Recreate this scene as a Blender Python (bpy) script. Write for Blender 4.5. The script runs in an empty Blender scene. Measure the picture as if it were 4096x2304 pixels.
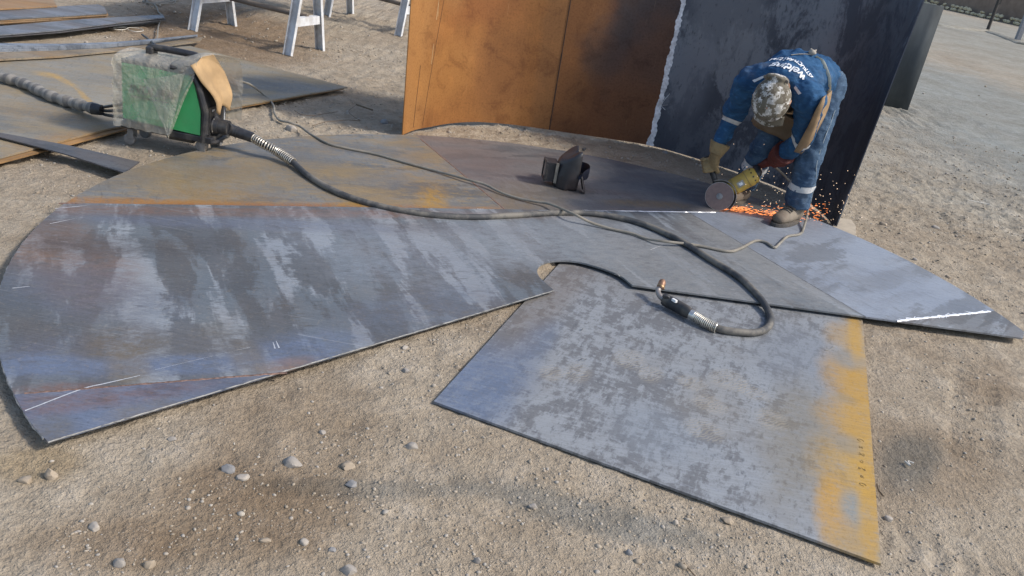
import bpy, bmesh, math, random
import numpy as np
from mathutils import Vector, Matrix, noise as mnoise
from mathutils.bvhtree import BVHTree
from mathutils.geometry import tessellate_polygon

random.seed(7); RNG = np.random.default_rng(7)
SC = bpy.context.scene
COL = SC.collection
R = math.radians

# ------------------------------------------------------------------ camera, sky, sun, exposure
CAM_H = 1.45
FPX = 3410.94                       # focal length in pixels of the 4096 px wide photograph
RT = Vector((0.98462745, 0.07087158, 0.15964339))
UP = Vector((-0.17466767, 0.39951358, 0.89993339))
FW = Vector((0.0, 0.91398365, -0.40575101))
cam = bpy.data.cameras.new('camera'); cam_o = bpy.data.objects.new('camera', cam); COL.objects.link(cam_o)
cam.sensor_width = 36.0; cam.lens = FPX / 4096 * 36.0; cam.clip_start = 0.05; cam.clip_end = 2000
cam_o.matrix_world = Matrix(((RT.x, UP.x, -FW.x, 0), (RT.y, UP.y, -FW.y, 0), (RT.z, UP.z, -FW.z, CAM_H), (0, 0, 0, 1)))
SC.camera = cam_o

SUN_AZ = Vector((1.0, -0.14)).normalized(); SUN_EL = R(44)
world = bpy.data.worlds.new('World'); SC.world = world; world.use_nodes = True
wn = world.node_tree; bg = wn.nodes['Background']
sky = wn.nodes.new('ShaderNodeTexSky'); sky.sky_type = 'NISHITA'; sky.sun_disc = False
sky.sun_elevation = SUN_EL; sky.sun_rotation = math.atan2(SUN_AZ.x, SUN_AZ.y)
sky.air_density = 1.0; sky.dust_density = 2.0; sky.ozone_density = 1.0
wn.links.new(sky.outputs[0], bg.inputs[0]); bg.inputs[1].default_value = 0.145
sun = bpy.data.lights.new('sun', 'SUN'); sun.energy = 2.35; sun.angle = R(7); sun.color = (1.0, 0.93, 0.84)
sun_o = bpy.data.objects.new('sun', sun); COL.objects.link(sun_o)
SUN_DIR = Vector((SUN_AZ.x * math.cos(SUN_EL), SUN_AZ.y * math.cos(SUN_EL), math.sin(SUN_EL)))
sun_o.rotation_euler = SUN_DIR.to_track_quat('Z', 'Y').to_euler()
vs = SC.view_settings; vs.view_transform = 'Standard'; vs.look = 'None'; vs.exposure = 0.55; vs.gamma = 1.0

SC.render.engine = 'CYCLES'; SC.cycles.max_bounces = 5; SC.cycles.diffuse_bounces = 2; SC.cycles.glossy_bounces = 2; SC.cycles.transparent_max_bounces = 8

# ------------------------------------------------------------------ measuring: photo pixel -> place in the yard
CAMP = Vector((0, 0, CAM_H))
def ray(px, py): return (RT * (px - 2048) - UP * (py - 1152) + FW * FPX).normalized()
def G(px, py, z=0.0):
    d = ray(px, py); return CAMP + d * ((z - CAM_H) / d.z)
def onplane(px, py, p, n):
    d = ray(px, py); return CAMP + d * ((p - CAMP).dot(n) / d.dot(n))
def V(*a): return Vector(a)

# ------------------------------------------------------------------ node helpers
class NT:
    def __init__(s, name):
        s.m = bpy.data.materials.new(name); s.m.use_nodes = True; s.t = s.m.node_tree
        s.b = s.t.nodes['Principled BSDF']; s.o = s.t.nodes['Material Output']
    def node(s, ty, **kw):
        n = s.t.nodes.new(ty)
        for k, v in kw.items(): setattr(n, k, v)
        return n
    def put(s, sock, v):
        if isinstance(v, bpy.types.NodeSocket): s.t.links.new(v, sock)
        elif v is not None:
            if hasattr(sock, 'default_value') and sock.type == 'RGBA' and len(v) == 3: v = (*v, 1)
            sock.default_value = v
    def pos(s): return s.node('ShaderNodeNewGeometry').outputs['Position']
    def obj(s): return s.node('ShaderNodeTexCoord').outputs['Object']
    def uv(s): return s.node('ShaderNodeTexCoord').outputs['UV']
    def mp(s, v, sc=(1, 1, 1), rot=0, loc=(0, 0, 0)):
        n = s.node('ShaderNodeMapping'); s.put(n.inputs[0], v); n.inputs['Scale'].default_value = sc
        n.inputs['Rotation'].default_value = (0, 0, rot); n.inputs['Location'].default_value = loc; return n.outputs[0]
    def noise(s, v, sc, det=4, ro=0.55, dist=0.0, col=False):
        n = s.node('ShaderNodeTexNoise'); s.put(n.inputs['Vector'], v); n.inputs['Scale'].default_value = sc
        n.inputs['Detail'].default_value = det; n.inputs['Roughness'].default_value = ro; n.inputs['Distortion'].default_value = dist
        return n.outputs[1 if col else 0]
    def vor(s, v, sc, feat='F1', out=0):
        n = s.node('ShaderNodeTexVoronoi', feature=feat); s.put(n.inputs['Vector'], v); n.inputs['Scale'].default_value = sc
        return n.outputs[out]
    def ma(s, op, a, b=None, clamp=False):
        n = s.node('ShaderNodeMath', operation=op, use_clamp=clamp); s.put(n.inputs[0], a)
        if b is not None: s.put(n.inputs[1], b)
        return n.outputs[0]
    def mr(s, v, a, b, c=0.0, d=1.0):
        n = s.node('ShaderNodeMapRange'); n.interpolation_type = 'SMOOTHSTEP'; s.put(n.inputs[0], v)
        for i, x in enumerate((a, b, c, d)): n.inputs[i + 1].default_value = x
        return n.outputs[0]
    def mix(s, f, a, b, mode='MIX'):
        n = s.node('ShaderNodeMix', data_type='RGBA', blend_type=mode); s.put(n.inputs[0], f); s.put(n.inputs[6], a); s.put(n.inputs[7], b)
        return n.outputs[2]
    def ramp(s, f, stops):
        n = s.node('ShaderNodeValToRGB'); s.put(n.inputs[0], f); e = n.color_ramp.elements
        while len(e) < len(stops): e.new(0.5)
        for x, (p, c) in zip(e, stops): x.position = p; x.color = (*c, 1)
        return n.outputs[0]
    def vm(s, op, a, b=None, out=0):
        n = s.node('ShaderNodeVectorMath', operation=op); s.put(n.inputs[0], a)
        if b is not None: s.put(n.inputs[1], b)
        return n.outputs[out]
    def ell(s, P, c, a, b, feather=0.5, wob=0.0, wsc=3.0, dv=None):
        """mask of an ellipse on the ground: centre c, half axes a and b (2D vectors); wob = raggedness"""
        det = a[0] * b[1] - a[1] * b[0]
        ra = (b[1] / det, -b[0] / det, 0); rb = (-a[1] / det, a[0] / det, 0)
        q = s.vm('SUBTRACT', P, (c[0], c[1], 0))
        u = s.vm('DOT_PRODUCT', q, ra, 1); v = s.vm('DOT_PRODUCT', q, rb, 1)
        r = s.ma('SQRT', s.ma('ADD', s.ma('MULTIPLY', u, u), s.ma('MULTIPLY', v, v)))
        if wob: r = s.ma('ADD', r, s.ma('MULTIPLY', s.ma('SUBTRACT', dv if dv is not None else s.noise(P, wsc, 5, 0.6), 0.5), wob * 2))
        return s.mr(r, 1.0 + feather / 2, 1.0 - feather / 2)
    def bump(s, h, st=0.3, d=0.01, prev=None):
        n = s.node('ShaderNodeBump'); n.inputs['Strength'].default_value = st; n.inputs['Distance'].default_value = d
        s.put(n.inputs['Height'], h)
        if prev is not None: s.put(n.inputs['Normal'], prev)
        return n.outputs[0]
    def out(s, col=None, rough=None, metal=None, normal=None, spec=None):
        b = s.b.inputs
        if col is not None: s.put(b['Base Color'], col)
        if rough is not None: s.put(b['Roughness'], rough)
        if metal is not None: s.put(b['Metallic'], metal)
        if normal is not None: s.put(b['Normal'], normal)
        if spec is not None: s.put(b['Specular IOR Level'], spec)
        return s.m

def plain(name, col, rough=0.6, metal=0.0, var=0.25, sc=30.0, dirt=None, dirt_amt=0.5, bump=0.0, spec=0.5):
    """a real surface: colour with grain and some dust"""
    h = NT(name); P = h.obj()
    n = h.noise(P, sc, 5, 0.6)
    c = h.mix(h.mr(n, 0.25, 0.75), [x * (1 - var) for x in col], [min(1, x * (1 + var)) for x in col])
    if dirt: c = h.mix(h.ma('MULTIPLY', h.mr(h.noise(P, sc * 0.35, 6, 0.65), 0.42, 0.68), dirt_amt), c, dirt)
    nb = h.bump(n, 0.4, bump) if bump else None
    return h.out(c, h.mr(n, 0.2, 0.8, rough - 0.08, rough + 0.08), metal, nb, spec)

# ------------------------------------------------------------------ mesh helpers
class MB:
    def __init__(s): s.v = []; s.f = []; s.uvs = None
    def add(s, vs, fs):
        k = len(s.v); s.v += [Vector(x) for x in vs]; s.f += [tuple(i + k for i in f) for f in fs]; return s
    def box(s, c, u, v, w):
        """box with centre c and half-axis vectors"""
        c = Vector(c); u = Vector(u); v = Vector(v); w = Vector(w)
        p = [c + u * a + v * b + w * d for d in (-1, 1) for b in (-1, 1) for a in (-1, 1)]
        F = [(0, 2, 3, 1), (4, 5, 7, 6), (0, 1, 5, 4), (2, 6, 7, 3), (0, 4, 6, 2), (1, 3, 7, 5)]
        if u.cross(v).dot(w) < 0: F = [f[::-1] for f in F]
        return s.add(p, F)
    def bar(s, a, b, w, t, up=(0, 0, 1)):
        a = Vector(a); b = Vector(b); d = (b - a); L = d.length; d.normalize()
        x = d.cross(Vector(up)).normalized(); y = x.cross(d)
        return s.box((a + b) / 2, d * L / 2, x * w / 2, y * t / 2)
    def loft(s, rings, cap=True, close=True):
        n = len(rings[0]); k = len(s.v); m = len(rings)
        for r in rings: s.v += [Vector(p) for p in r]
        for i in range(m - 1):
            for j in range(n if close else n - 1):
                q = (j + 1) % n; s.f.append((k + i * n + j, k + i * n + q, k + (i + 1) * n + q, k + (i + 1) * n + j))
        if cap:
            s.f.append(tuple(k + j for j in range(n - 1, -1, -1))); s.f.append(tuple(k + (m - 1) * n + j for j in range(n)))
        return s
    def tube(s, pts, r, n=10, r2=None, lat=None, dome=False, cap=True):
        """tube along points, radius list r (and r2 across), lat = direction of r"""
        pts = [Vector(p) for p in pts]; m = len(pts)
        rs = list(r) if hasattr(r, '__len__') else [r] * m
        r2 = rs if r2 is None else (list(r2) if hasattr(r2, '__len__') else [r2] * m)
        T = []
        for i in range(m):
            d = pts[min(i + 1, m - 1)] - pts[max(i - 1, 0)]; T.append(d.normalized() if d.length > 1e-9 else Vector((0, 0, 1)))
        X = Vector(lat) if lat is not None else (Vector((0, 0, 1)) if abs(T[0].z) < .9 else Vector((1, 0, 0))).cross(T[0])
        rings = []
        seq = []
        if dome:
            for a in (80, 55, 28): seq.append((0, -math.sin(R(a)), math.cos(R(a))))
        seq += [(i, 0, 1) for i in range(m)]
        if dome:
            for a in (28, 55, 80): seq.append((m - 1, math.sin(R(a)), math.cos(R(a))))
        for i, off, k in seq:
            t = T[i]; x = X - t * X.dot(t)
            if x.length < 1e-6: x = t.orthogonal()
            x.normalize(); X = x if lat is None else Vector(lat); y = t.cross(x)
            c = pts[i] + t * off * (rs[i] + r2[i]) / 2
            rings.append([c + (x * math.cos(2 * math.pi * j / n) * rs[i] + y * math.sin(2 * math.pi * j / n) * r2[i]) * k for j in range(n)])
        return s.loft(rings, cap)
    def lathe(s, c, ax, prof, n=20, lat=None, cap=True):
        """prof = (distance along axis, radius)"""
        ax = Vector(ax).normalized(); x = ax.orthogonal().normalized() if lat is None else Vector(lat).normalized(); y = ax.cross(x)
        return s.loft([[Vector(c) + ax * h + (x * math.cos(2 * math.pi * j / n) + y * math.sin(2 * math.pi * j / n)) * r for j in range(n)] for h, r in prof], cap)
    def prism(s, poly, z0, z1):
        """poly = list of xy, counter-clockwise or not; caps triangulated"""
        poly = [Vector((p[0], p[1], 0)) for p in poly]
        ar = sum(poly[i - 1].x * poly[i].y - poly[i].x * poly[i - 1].y for i in range(len(poly)))
        if ar < 0: poly.reverse()
        n = len(poly); zf = z1 if callable(z1) else (lambda p: z1); zb = z0 if callable(z0) else (lambda p: z0)
        k = len(s.v); s.v += [Vector((p.x, p.y, zb(p))) for p in poly] + [Vector((p.x, p.y, zf(p))) for p in poly]
        for t in tessellate_polygon([poly]):
            a, b, c = t
            if (poly[b] - poly[a]).cross(poly[c] - poly[a]).z < 0: b, c = c, b
            s.f.append((k + n + a, k + n + b, k + n + c)); s.f.append((k + a, k + c, k + b))
        for i in range(n):
            j = (i + 1) % n; s.f.append((k + i, k + j, k + n + j, k + n + i))
        return s
    def grid(s, P, th=0.0):
        """sheet of points P[i][j]; th = thickness along normals"""
        m = len(P); n = len(P[0]); k = len(s.v)
        s.v += [Vector(p) for r in P for p in r]
        idx = lambda i, j: k + i * n + j
        for i in range(m - 1):
            for j in range(n - 1): s.f.append((idx(i, j), idx(i, j + 1), idx(i + 1, j + 1), idx(i + 1, j)))
        return s

BASE = {}
def link(o, parent=None):
    COL.objects.link(o)
    if parent is not None: o.parent = parent
    return o
def mk(name, mb, mat, parent=None, smooth=False, bevel=0.0, base=None, solid=0.0, sub=0):
    me = bpy.data.meshes.new(name)
    b = Vector(base) if base is not None else (BASE[parent.name] if parent is not None else Vector((0, 0, 0)))
    me.from_pydata([tuple(v - b) for v in mb.v], [], mb.f); me.update()
    if mb.uvs:
        uvl = me.uv_layers.new(name='UVMap')
        for l in me.loops: uvl.data[l.index].uv = mb.uvs[l.vertex_index]
    o = bpy.data.objects.new(name, me); link(o, parent); BASE[o.name] = b
    if parent is None: o.location = b
    me.materials.append(mat)
    if smooth:
        for p in me.polygons: p.use_smooth = True
        if smooth != 'all':
            try: me.set_sharp_from_angle(angle=R(38))
            except Exception: pass
    if solid:
        m = o.modifiers.new('thick', 'SOLIDIFY'); m.thickness = solid; m.offset = 0
    if bevel:
        m = o.modifiers.new('bev', 'BEVEL'); m.width = bevel; m.segments = 2; m.limit_method = 'ANGLE'; m.angle_limit = R(40)
    if sub:
        m = o.modifiers.new('sub', 'SUBSURF'); m.levels = sub; m.render_levels = sub
    return o
def tag(o, label=None, cat=None, group=None, kind=None):
    if label: o['label'] = label
    if cat: o['category'] = cat
    if group: o['group'] = group
    if kind: o['kind'] = kind
    return o
def empty(name, loc, label, cat, group=None):
    o = bpy.data.objects.new(name, None); link(o); o.location = loc; o.empty_display_size = 0.1
    BASE[o.name] = Vector(loc); return tag(o, label, cat, group)
def catmull(pts, n=8):
    pts = [Vector(p) for p in pts]; P = [pts[0] * 2 - pts[1]] + pts + [pts[-1] * 2 - pts[-2]]; out = []
    for i in range(1, len(P) - 2):
        a, b, c, d = P[i - 1:i + 3]
        for k in range(n):
            t = k / n; out.append(0.5 * ((2 * b) + (c - a) * t + (2 * a - 5 * b + 4 * c - d) * t * t + (3 * b - a - 3 * c + d) * t ** 3))
    return out + [pts[-1]]
def spring(mb, pts, r, wire, turns, n=6, per=14):
    """wire coil round a path"""
    pts = catmull(pts, 6); L = [0]
    for a, b in zip(pts, pts[1:]): L.append(L[-1] + (b - a).length)
    def at(s):
        s = min(max(s, 0), L[-1] - 1e-6)
        for i in range(len(pts) - 1):
            if s <= L[i + 1]: t = (s - L[i]) / (L[i + 1] - L[i]); return pts[i].lerp(pts[i + 1], t), (pts[i + 1] - pts[i]).normalized()
    out = []
    for k in range(turns * per + 1):
        p, t = at(L[-1] * k / (turns * per)); x = t.cross(Vector((0.2, 0.1, 1))).normalized(); y = t.cross(x)
        a = 2 * math.pi * k / per; out.append(p + (x * math.cos(a) + y * math.sin(a)) * r)
    return mb.tube(out, wire, n)

# ------------------------------------------------------------------ plates: levels and outlines
PZ = 0.040        # top of the cone pattern plate
QZ = 0.018        # top of the square offcut plate
TH = 0.008
CC = G(0, 0, PZ); CC = Vector((0.188666, 2.396384)) * (CAM_H - PZ); CR = 1.51656 * (CAM_H - PZ)
def g2(px, py, z=PZ): p = G(px, py, z); return Vector((p.x, p.y))
def unit(v): v = Vector(v); v.normalize(); return v
E1a, E1b = g2(190, 1765), g2(2215, 1160)
E2a, E2b = g2(2530, 1140), g2(4092, 1352)
RECT = [g2(1735, 1605, QZ), g2(3525, 2255, QZ), g2(3450, 1268, QZ)]
# the hidden corner closes the parallelogram of the measured sides
RECT.append(RECT[0] + (RECT[2] - RECT[1]) * 1.02)
def in_poly(x, y, poly):
    r = np.zeros(np.shape(x), bool)
    for i in range(len(poly)):
        a, b = poly[i - 1], poly[i]
        c = ((a[1] > y) != (b[1] > y)) & (x < (b[0] - a[0]) * (y - a[1]) / (b[1] - a[1] + 1e-12) + a[0]); r ^= c
    return r
def sector_outline():
    a0 = math.atan2(E1a.y - CC.y, E1a.x - CC.x); a1 = math.atan2(E2b.y - CC.y, E2b.x - CC.x)
    if a0 < 0: a0 += 2 * math.pi
    pts = []
    N = 110
    for i in range(N + 1):
        a = a1 + (a0 - a1) * i / N; pts.append(CC + Vector((math.cos(a), math.sin(a))) * CR)
    pts[0] = E2b; pts[-1] = E1a
    inner = catmull([V(*g2(*p), 0) for p in ((2215, 1160), (2158, 1108), (2150, 1075), (2175, 1052), (2230, 1042), (2310, 1046), (2400, 1070), (2480, 1102), (2530, 1140))], 5)
    return pts + [Vector((p.x, p.y)) for p in inner]
SECT = sector_outline()
def clip(poly, a, b, keep_left):
    d = b - a; nrm = Vector((-d.y, d.x)).normalized() * (1 if keep_left else -1); out = []
    for i in range(len(poly)):
        p, q = poly[i - 1], poly[i]; sp = (p - a).dot(nrm); sq = (q - a).dot(nrm)
        if (sp >= 0) != (sq >= 0): out.append(p.lerp(q, sp / (sp - sq)))
        if sq >= 0: out.append(q)
    return out

# ------------------------------------------------------------------ ground
def vnoise(x, y, sc, seed):
    r = np.random.default_rng(seed); T = r.random((256, 256)); x = x * sc; y = y * sc
    xi = np.floor(x).astype(int); yi = np.floor(y).astype(int); fx = x - xi; fy = y - yi
    fx = fx * fx * (3 - 2 * fx); fy = fy * fy * (3 - 2 * fy)
    g = lambda a, b: T[a % 256, b % 256]
    return (g(xi, yi) * (1 - fx) + g(xi + 1, yi) * fx) * (1 - fy) + (g(xi, yi + 1) * (1 - fx) + g(xi + 1, yi + 1) * fx) * fy - 0.5
def sstep(a, b, v): t = np.clip((v - a) / (b - a), 0, 1); return t * t * (3 - 2 * t)
RECTX = [p + (p - sum(RECT, Vector((0, 0))) / 4) * 0.04 for p in RECT]
TRACKS = [(g2(3690, 800, 0), g2(4250, 1500, 0)), (g2(4020, 900, 0), g2(4500, 1350, 0)), (g2(3350, 2080, 0), g2(4300, 2380, 0)), (g2(3900, 1430, 0), g2(3980, 2250, 0))]
def gheight(x, y):
    dist = np.hypot(x, y)
    z = vnoise(x, y, .35, 1) * .03 + vnoise(x, y, 1.1, 2) * .014 + vnoise(x, y, 3.7, 3) * .013 + vnoise(x + 3, y, 9, 4) * .013 + vnoise(x, y + 5, 23, 5) * .014 + vnoise(x, y + 5, 41, 6) * .011
    rough = np.clip(.35 + 1.5 * (vnoise(x, y, .8, 9) + .25), .2, 1.3)
    z = z * rough
    dc = np.hypot(x - CC.x, y - CC.y)
    near = sstep(3.4, 2.2, dc)                 # levelled where the plates lie
    z = z * (1 - .55 * near)
    inr = in_poly(x, y, RECTX)
    z = np.where(inr, np.minimum(z, .004), z)
    ins = in_poly(x, y, [(p.x, p.y) for p in SECT])
    def seg(a, b):
        dx, dy = b.x - a.x, b.y - a.y; t = np.clip(((x - a.x) * dx + (y - a.y) * dy) / (dx * dx + dy * dy), 0, 1)
        return np.hypot(x - a.x - t * dx, y - a.y - t * dy)
    pack = .026 * sstep(.10, .4, np.minimum(np.minimum(CR - dc, seg(E1a, E1b)), seg(E2a, E2b)))
    z = np.where(ins & ~inr, np.clip(np.maximum(z, pack), None, .029), z)
    for (ta, tb) in TRACKS:                    # tyre tracks at the right
        dx, dy = tb.x - ta.x, tb.y - ta.y; L = math.hypot(dx, dy); u = ((x - ta.x) * dx + (y - ta.y) * dy) / L; v = ((x - ta.x) * -dy + (y - ta.y) * dx) / L + .05 * np.sin(u * .9)
        m = sstep(.10, .07, np.abs(v)) * sstep(0, .2, u) * sstep(L, L - .3, u) * np.clip(.6 + 1.6 * vnoise(x, y, 2.2, 44), 0, 1)
        z = z * (1 - .6 * m) + m * (-.007 + .0055 * np.sin((u + .35 * np.abs(v)) * 2 * math.pi / .075))
    # the yard's edge rises a little far off
    return z * np.clip(60 / (dist + 20), 0, 1.5)
def axis(lo, hi, flo, fhi, step, grow=1.09):
    c = list(np.arange(flo, fhi, step)); s = step; v = c[-1]
    while v < hi: s *= grow; v += s; c.append(v)
    s = step; v = c[0]
    while v > lo: s *= grow; v -= s; c.insert(0, v)
    return np.array(c)
gx = axis(-600, 600, -3.2, 4.0, .016, 1.05); gy = axis(-500, 900, .9, 6.8, .016, 1.05)
GX, GY = np.meshgrid(gx, gy); GZ = gheight(GX, GY)
nx, ny = len(gx), len(gy)
me = bpy.data.meshes.new('ground')
co = np.stack([GX.ravel(), GY.ravel(), GZ.ravel()], -1).astype(np.float32)
ii = np.arange((ny - 1) * (nx - 1)); a = (ii // (nx - 1)) * nx + ii % (nx - 1)
fc = np.stack([a, a + 1, a + nx + 1, a + nx], -1).astype(np.int32)
me.vertices.add(len(co)); me.vertices.foreach_set('co', co.ravel())
me.loops.add(fc.size); me.loops.foreach_set('vertex_index', fc.ravel())
me.polygons.add(len(fc)); me.polygons.foreach_set('loop_start', np.arange(0, fc.size, 4, dtype=np.int32)); me.polygons.foreach_set('use_smooth', np.ones(len(fc), bool))
me.update(); me.validate()
ground = bpy.data.objects.new('ground', me); link(ground); tag(ground, 'dry trampled dirt yard with pebbles and clods', None, None, 'structure')
def gz(x, y): return float(gheight(np.array([x]), np.array([y]))[0])

def pxell(c, a, b, z=0.0):
    c0 = g2(*c, z); return c0, g2(*a, z) - c0, g2(*b, z) - c0
def ground_mat():
    h = NT('dry_dirt'); P = h.pos()
    n1 = h.noise(P, 0.9, 3, 0.6); n2 = h.noise(P, 7, 5, 0.68); n3 = h.noise(P, 45, 4, 0.7); n4 = h.noise(P, 160, 2, 0.7)
    c = h.ramp(n2, [(0.25, (.285, .236, .175)), (0.5, (.372, .316, .24)), (0.75, (.445, .388, .308))])
    c = h.mix(h.mr(n1, 0.38, 0.66), c, h.mix(1.0, c, (.86, .83, .80), 'MULTIPLY'))
    wn_ = h.noise(P, 2.6, 4, 0.65)
    def stain_or_light(cc, aa, bb, col, amt, wob=.5, f=.9):
        nonlocal c
        c0, a0, b0 = pxell(cc, aa, bb); c = h.mix(h.ma('MULTIPLY', h.ell(P, c0, a0, b0, f, wob, 3, wn_), amt), c, h.mix(1.0, c, col, 'MULTIPLY'))
    dk = (.72, .66, .60); gr = (.58, .66, .76)
    stain_or_light((1150, 1780), (1500, 1750), (1200, 1500), dk, .75)           # damp brown earth in front of the plate
    stain_or_light((900, 2080), (1350, 2060), (880, 1880), dk, .85)
    stain_or_light((420, 2180), (800, 2200), (430, 2060), dk, .6)
    stain_or_light((150, 1860), (330, 1850), (160, 1790), (.78, .70, .55), .7)
    stain_or_light((1520, 1960), (1950, 1975), (1520, 1925), gr, .55, .8)       # grinding dust
    stain_or_light((2350, 2060), (2850, 2180), (2300, 1985), gr, .75, .8)
    stain_or_light((3640, 1840), (3760, 1870), (3690, 1740), gr, .85, .5)
    stain_or_light((3700, 1880), (3980, 1930), (3720, 1720), dk, .6, .6)
    stain_or_light((3960, 1540), (4060, 1560), (3980, 1450), dk, .6, .8)
    stain_or_light((2000, 1260), (2200, 1230), (2020, 1330), dk, .4)
    stain_or_light((900, 130), (1250, 170), (950, 40), (.66, .56, .48), .9, .4)  # cast shadow of the trestle sheet, painted dark into the dirt
    stain_or_light((3900, 420), (4500, 560), (3700, 250), (.76, .91, 1.08), 1.0, .3, 1.0); stain_or_light((4000, 150), (5200, 400), (3650, 20), (.80, .93, 1.06), .9, .3, 1.0)    # dusty haze veil painted into the far ground colour
    stain_or_light((3700, 640), (4300, 760), (3600, 480), (.92, 1.0, 1.08), .8, .3, 1.0)  # nearer, weaker part of the painted haze
    # small pale grains
    v = h.vor(P, 95, 'F1', 0); c = h.mix(h.ma('MULTIPLY', h.mr(v, .22, .12), h.mr(n2, .5, .66)), c, (.42, .37, .31))
    c = h.mix(h.ma('MULTIPLY', h.mr(n3, .62, .4), .35), c, h.mix(1.0, c, (.6, .58, .56), 'MULTIPLY'))  # small crevice shadows, painted darker where the bump is low
    hh = h.ma('ADD', h.ma('ADD', h.ma('MULTIPLY', n3, .017), h.ma('MULTIPLY', n4, .003)), h.ma('MULTIPLY', n2, .016))
    return h.out(c, .95, 0, h.bump(hh, 1.0, 1.0), .15)
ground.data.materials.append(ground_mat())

# ------------------------------------------------------------------ steel materials
def steel(name, ang, dark, light, thr=(.47, .53), big=1.1, stretch=5.0, rust=None, rust_amt=.0, marks=(), metal=.10, rough=.55, z=PZ, speck=.6, scr=.5, fine=26, tint=None, fwt=.19, mid=None, dthr=(.56, .61)):
    """mill-scale sheet: ragged dark and light scale drawn out along the rolling direction, scratches, dust and marks"""
    h = NT(name); P = h.pos(); Q = h.mp(P, (1, 1, 1), ang)
    S = h.mp(Q, (1, stretch, 1))                                    # x = rolling direction
    a = h.noise(S, big, 5, .58, .3); f = h.noise(h.mp(Q, (fine * 1.5, fine * .55, 1)), 1.0, 4, .7)
    m = h.ma('ADD', h.ma('MULTIPLY', a, 1 - fwt), h.ma('MULTIPLY', f, fwt))
    edge = h.mr(m, thr[0], thr[1])
    if mid is None: mid = [(p * .55 + q * .45) for p, q in zip(dark, light)]
    c = h.mix(edge, mid, light)
    a2 = h.noise(h.mp(S, (1, 1, 1), 0, (5.3, 2.1, 0)), big * 1.3, 5, .6, .3); m2 = h.ma('ADD', h.ma('MULTIPLY', a2, 1 - fwt), h.ma('MULTIPLY', f, fwt))
    c = h.mix(h.ma('MULTIPLY', h.mr(m2, dthr[0] - .04, dthr[1] - .04), .85), c, dark)
    soft = h.noise(P, 1.7, 4, .5); c = h.mix(h.mr(soft, .3, .7), h.mix(1.0, c, (.80, .82, .86), 'MULTIPLY'), c)
    # short dark flakes along the other direction
    fl = h.noise(h.mp(Q, (60, 8, 1)), 1.0, 2, .6); c = h.mix(h.ma('MULTIPLY', h.mr(fl, .60, .68), speck), c, [x * .8 for x in dark])
    wn_ = h.noise(P, 4.2, 6, .66)
    if rust is not None: c = h.mix(h.ma('MULTIPLY', h.mr(h.noise(h.mp(Q, (1, 1.8, 1)), 2.1, 6, .62), .44, .66), rust_amt), c, rust)
    if tint is not None: c = h.mix(h.ma('MULTIPLY', h.mr(h.noise(h.mp(Q, (1, 2.2, 1)), 16, 6, .75), .47, .64), tint[1]), c, tint[0])
    grn = h.ma('MULTIPLY', h.mr(h.noise(h.mp(Q, (30, 12, 1)), 1.0, 3, .7), .32, .60, .40, 1.0), h.mr(h.noise(P, 75, 3, .8), .36, .52, .62, 1.0)) if marks else None
    for mk_ in marks:
        cc, aa, bb, col, amt = mk_[:5]; wob = mk_[5] if len(mk_) > 5 else .45; fe = mk_[6] if len(mk_) > 6 else .7
        c0, a0, b0 = pxell(cc, aa, bb, z); c = h.mix(h.ma('MULTIPLY', h.ma('MULTIPLY', h.ell(P, c0, a0, b0, fe + .3, wob, 4, wn_), amt), grn), c, col)
    # hair scratches
    if scr:
        s1 = h.noise(h.mp(P, (2.2, 160, 1), ang + .5), 1.0, 2, .5); s2 = h.noise(h.mp(P, (1.6, 190, 1), ang - .35, (3, 1, 0)), 1.0, 2, .5)
        s = h.ma('MAXIMUM', h.mr(s1, .70, .75), h.mr(s2, .71, .76)); c = h.mix(h.ma('MULTIPLY', s, scr * .55), c, (.50, .52, .54))
    hl = h.noise(h.mp(P, (9, 130, 1), A_SEAM), 1.0, 2, .6); c = h.mix(h.mr(hl, .40, .60, .26, 0), c, h.mix(1.0, c, (.55, .55, .56), 'MULTIPLY'))
    gs = h.noise(P, 130, 2, .8); c = h.mix(h.ma('MULTIPLY', h.mr(gs, .56, .68), .45), c, h.mix(1.0, c, (.55, .53, .50), 'MULTIPLY')); c = h.mix(h.ma('MULTIPLY', h.mr(gs, .40, .30), .35), c, h.mix(1.0, c, (1.6, 1.55, 1.45), 'MULTIPLY'))
    dust = h.noise(P, 60, 3, .7); c = h.mix(h.ma('MULTIPLY', h.mr(dust, .55, .72), .16), c, (.34, .29, .22))
    rg = h.ma('ADD', h.mr(edge, 0, 1, rough + .09, rough - .05), h.ma('MULTIPLY', dust, .12))
    bu = h.bump(h.noise(P, 1.3, 1, .5), .10, .03)
    return h.out(c, rg, metal, bu, .4)

A_SEAM = -math.atan2((g2(2750, 847) - g2(230, 822)).y, (g2(2750, 847) - g2(230, 822)).x)
DK = (.082, .092, .11); LT = (.25, .282, .32)
YEL = (.42, .24, .045); ORG = (.30, .13, .04); TAN = (.20, .165, .115); BLU = (.13, .17, .26); PUR = (.10, .085, .10); BRN = (.15, .105, .07)

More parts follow.
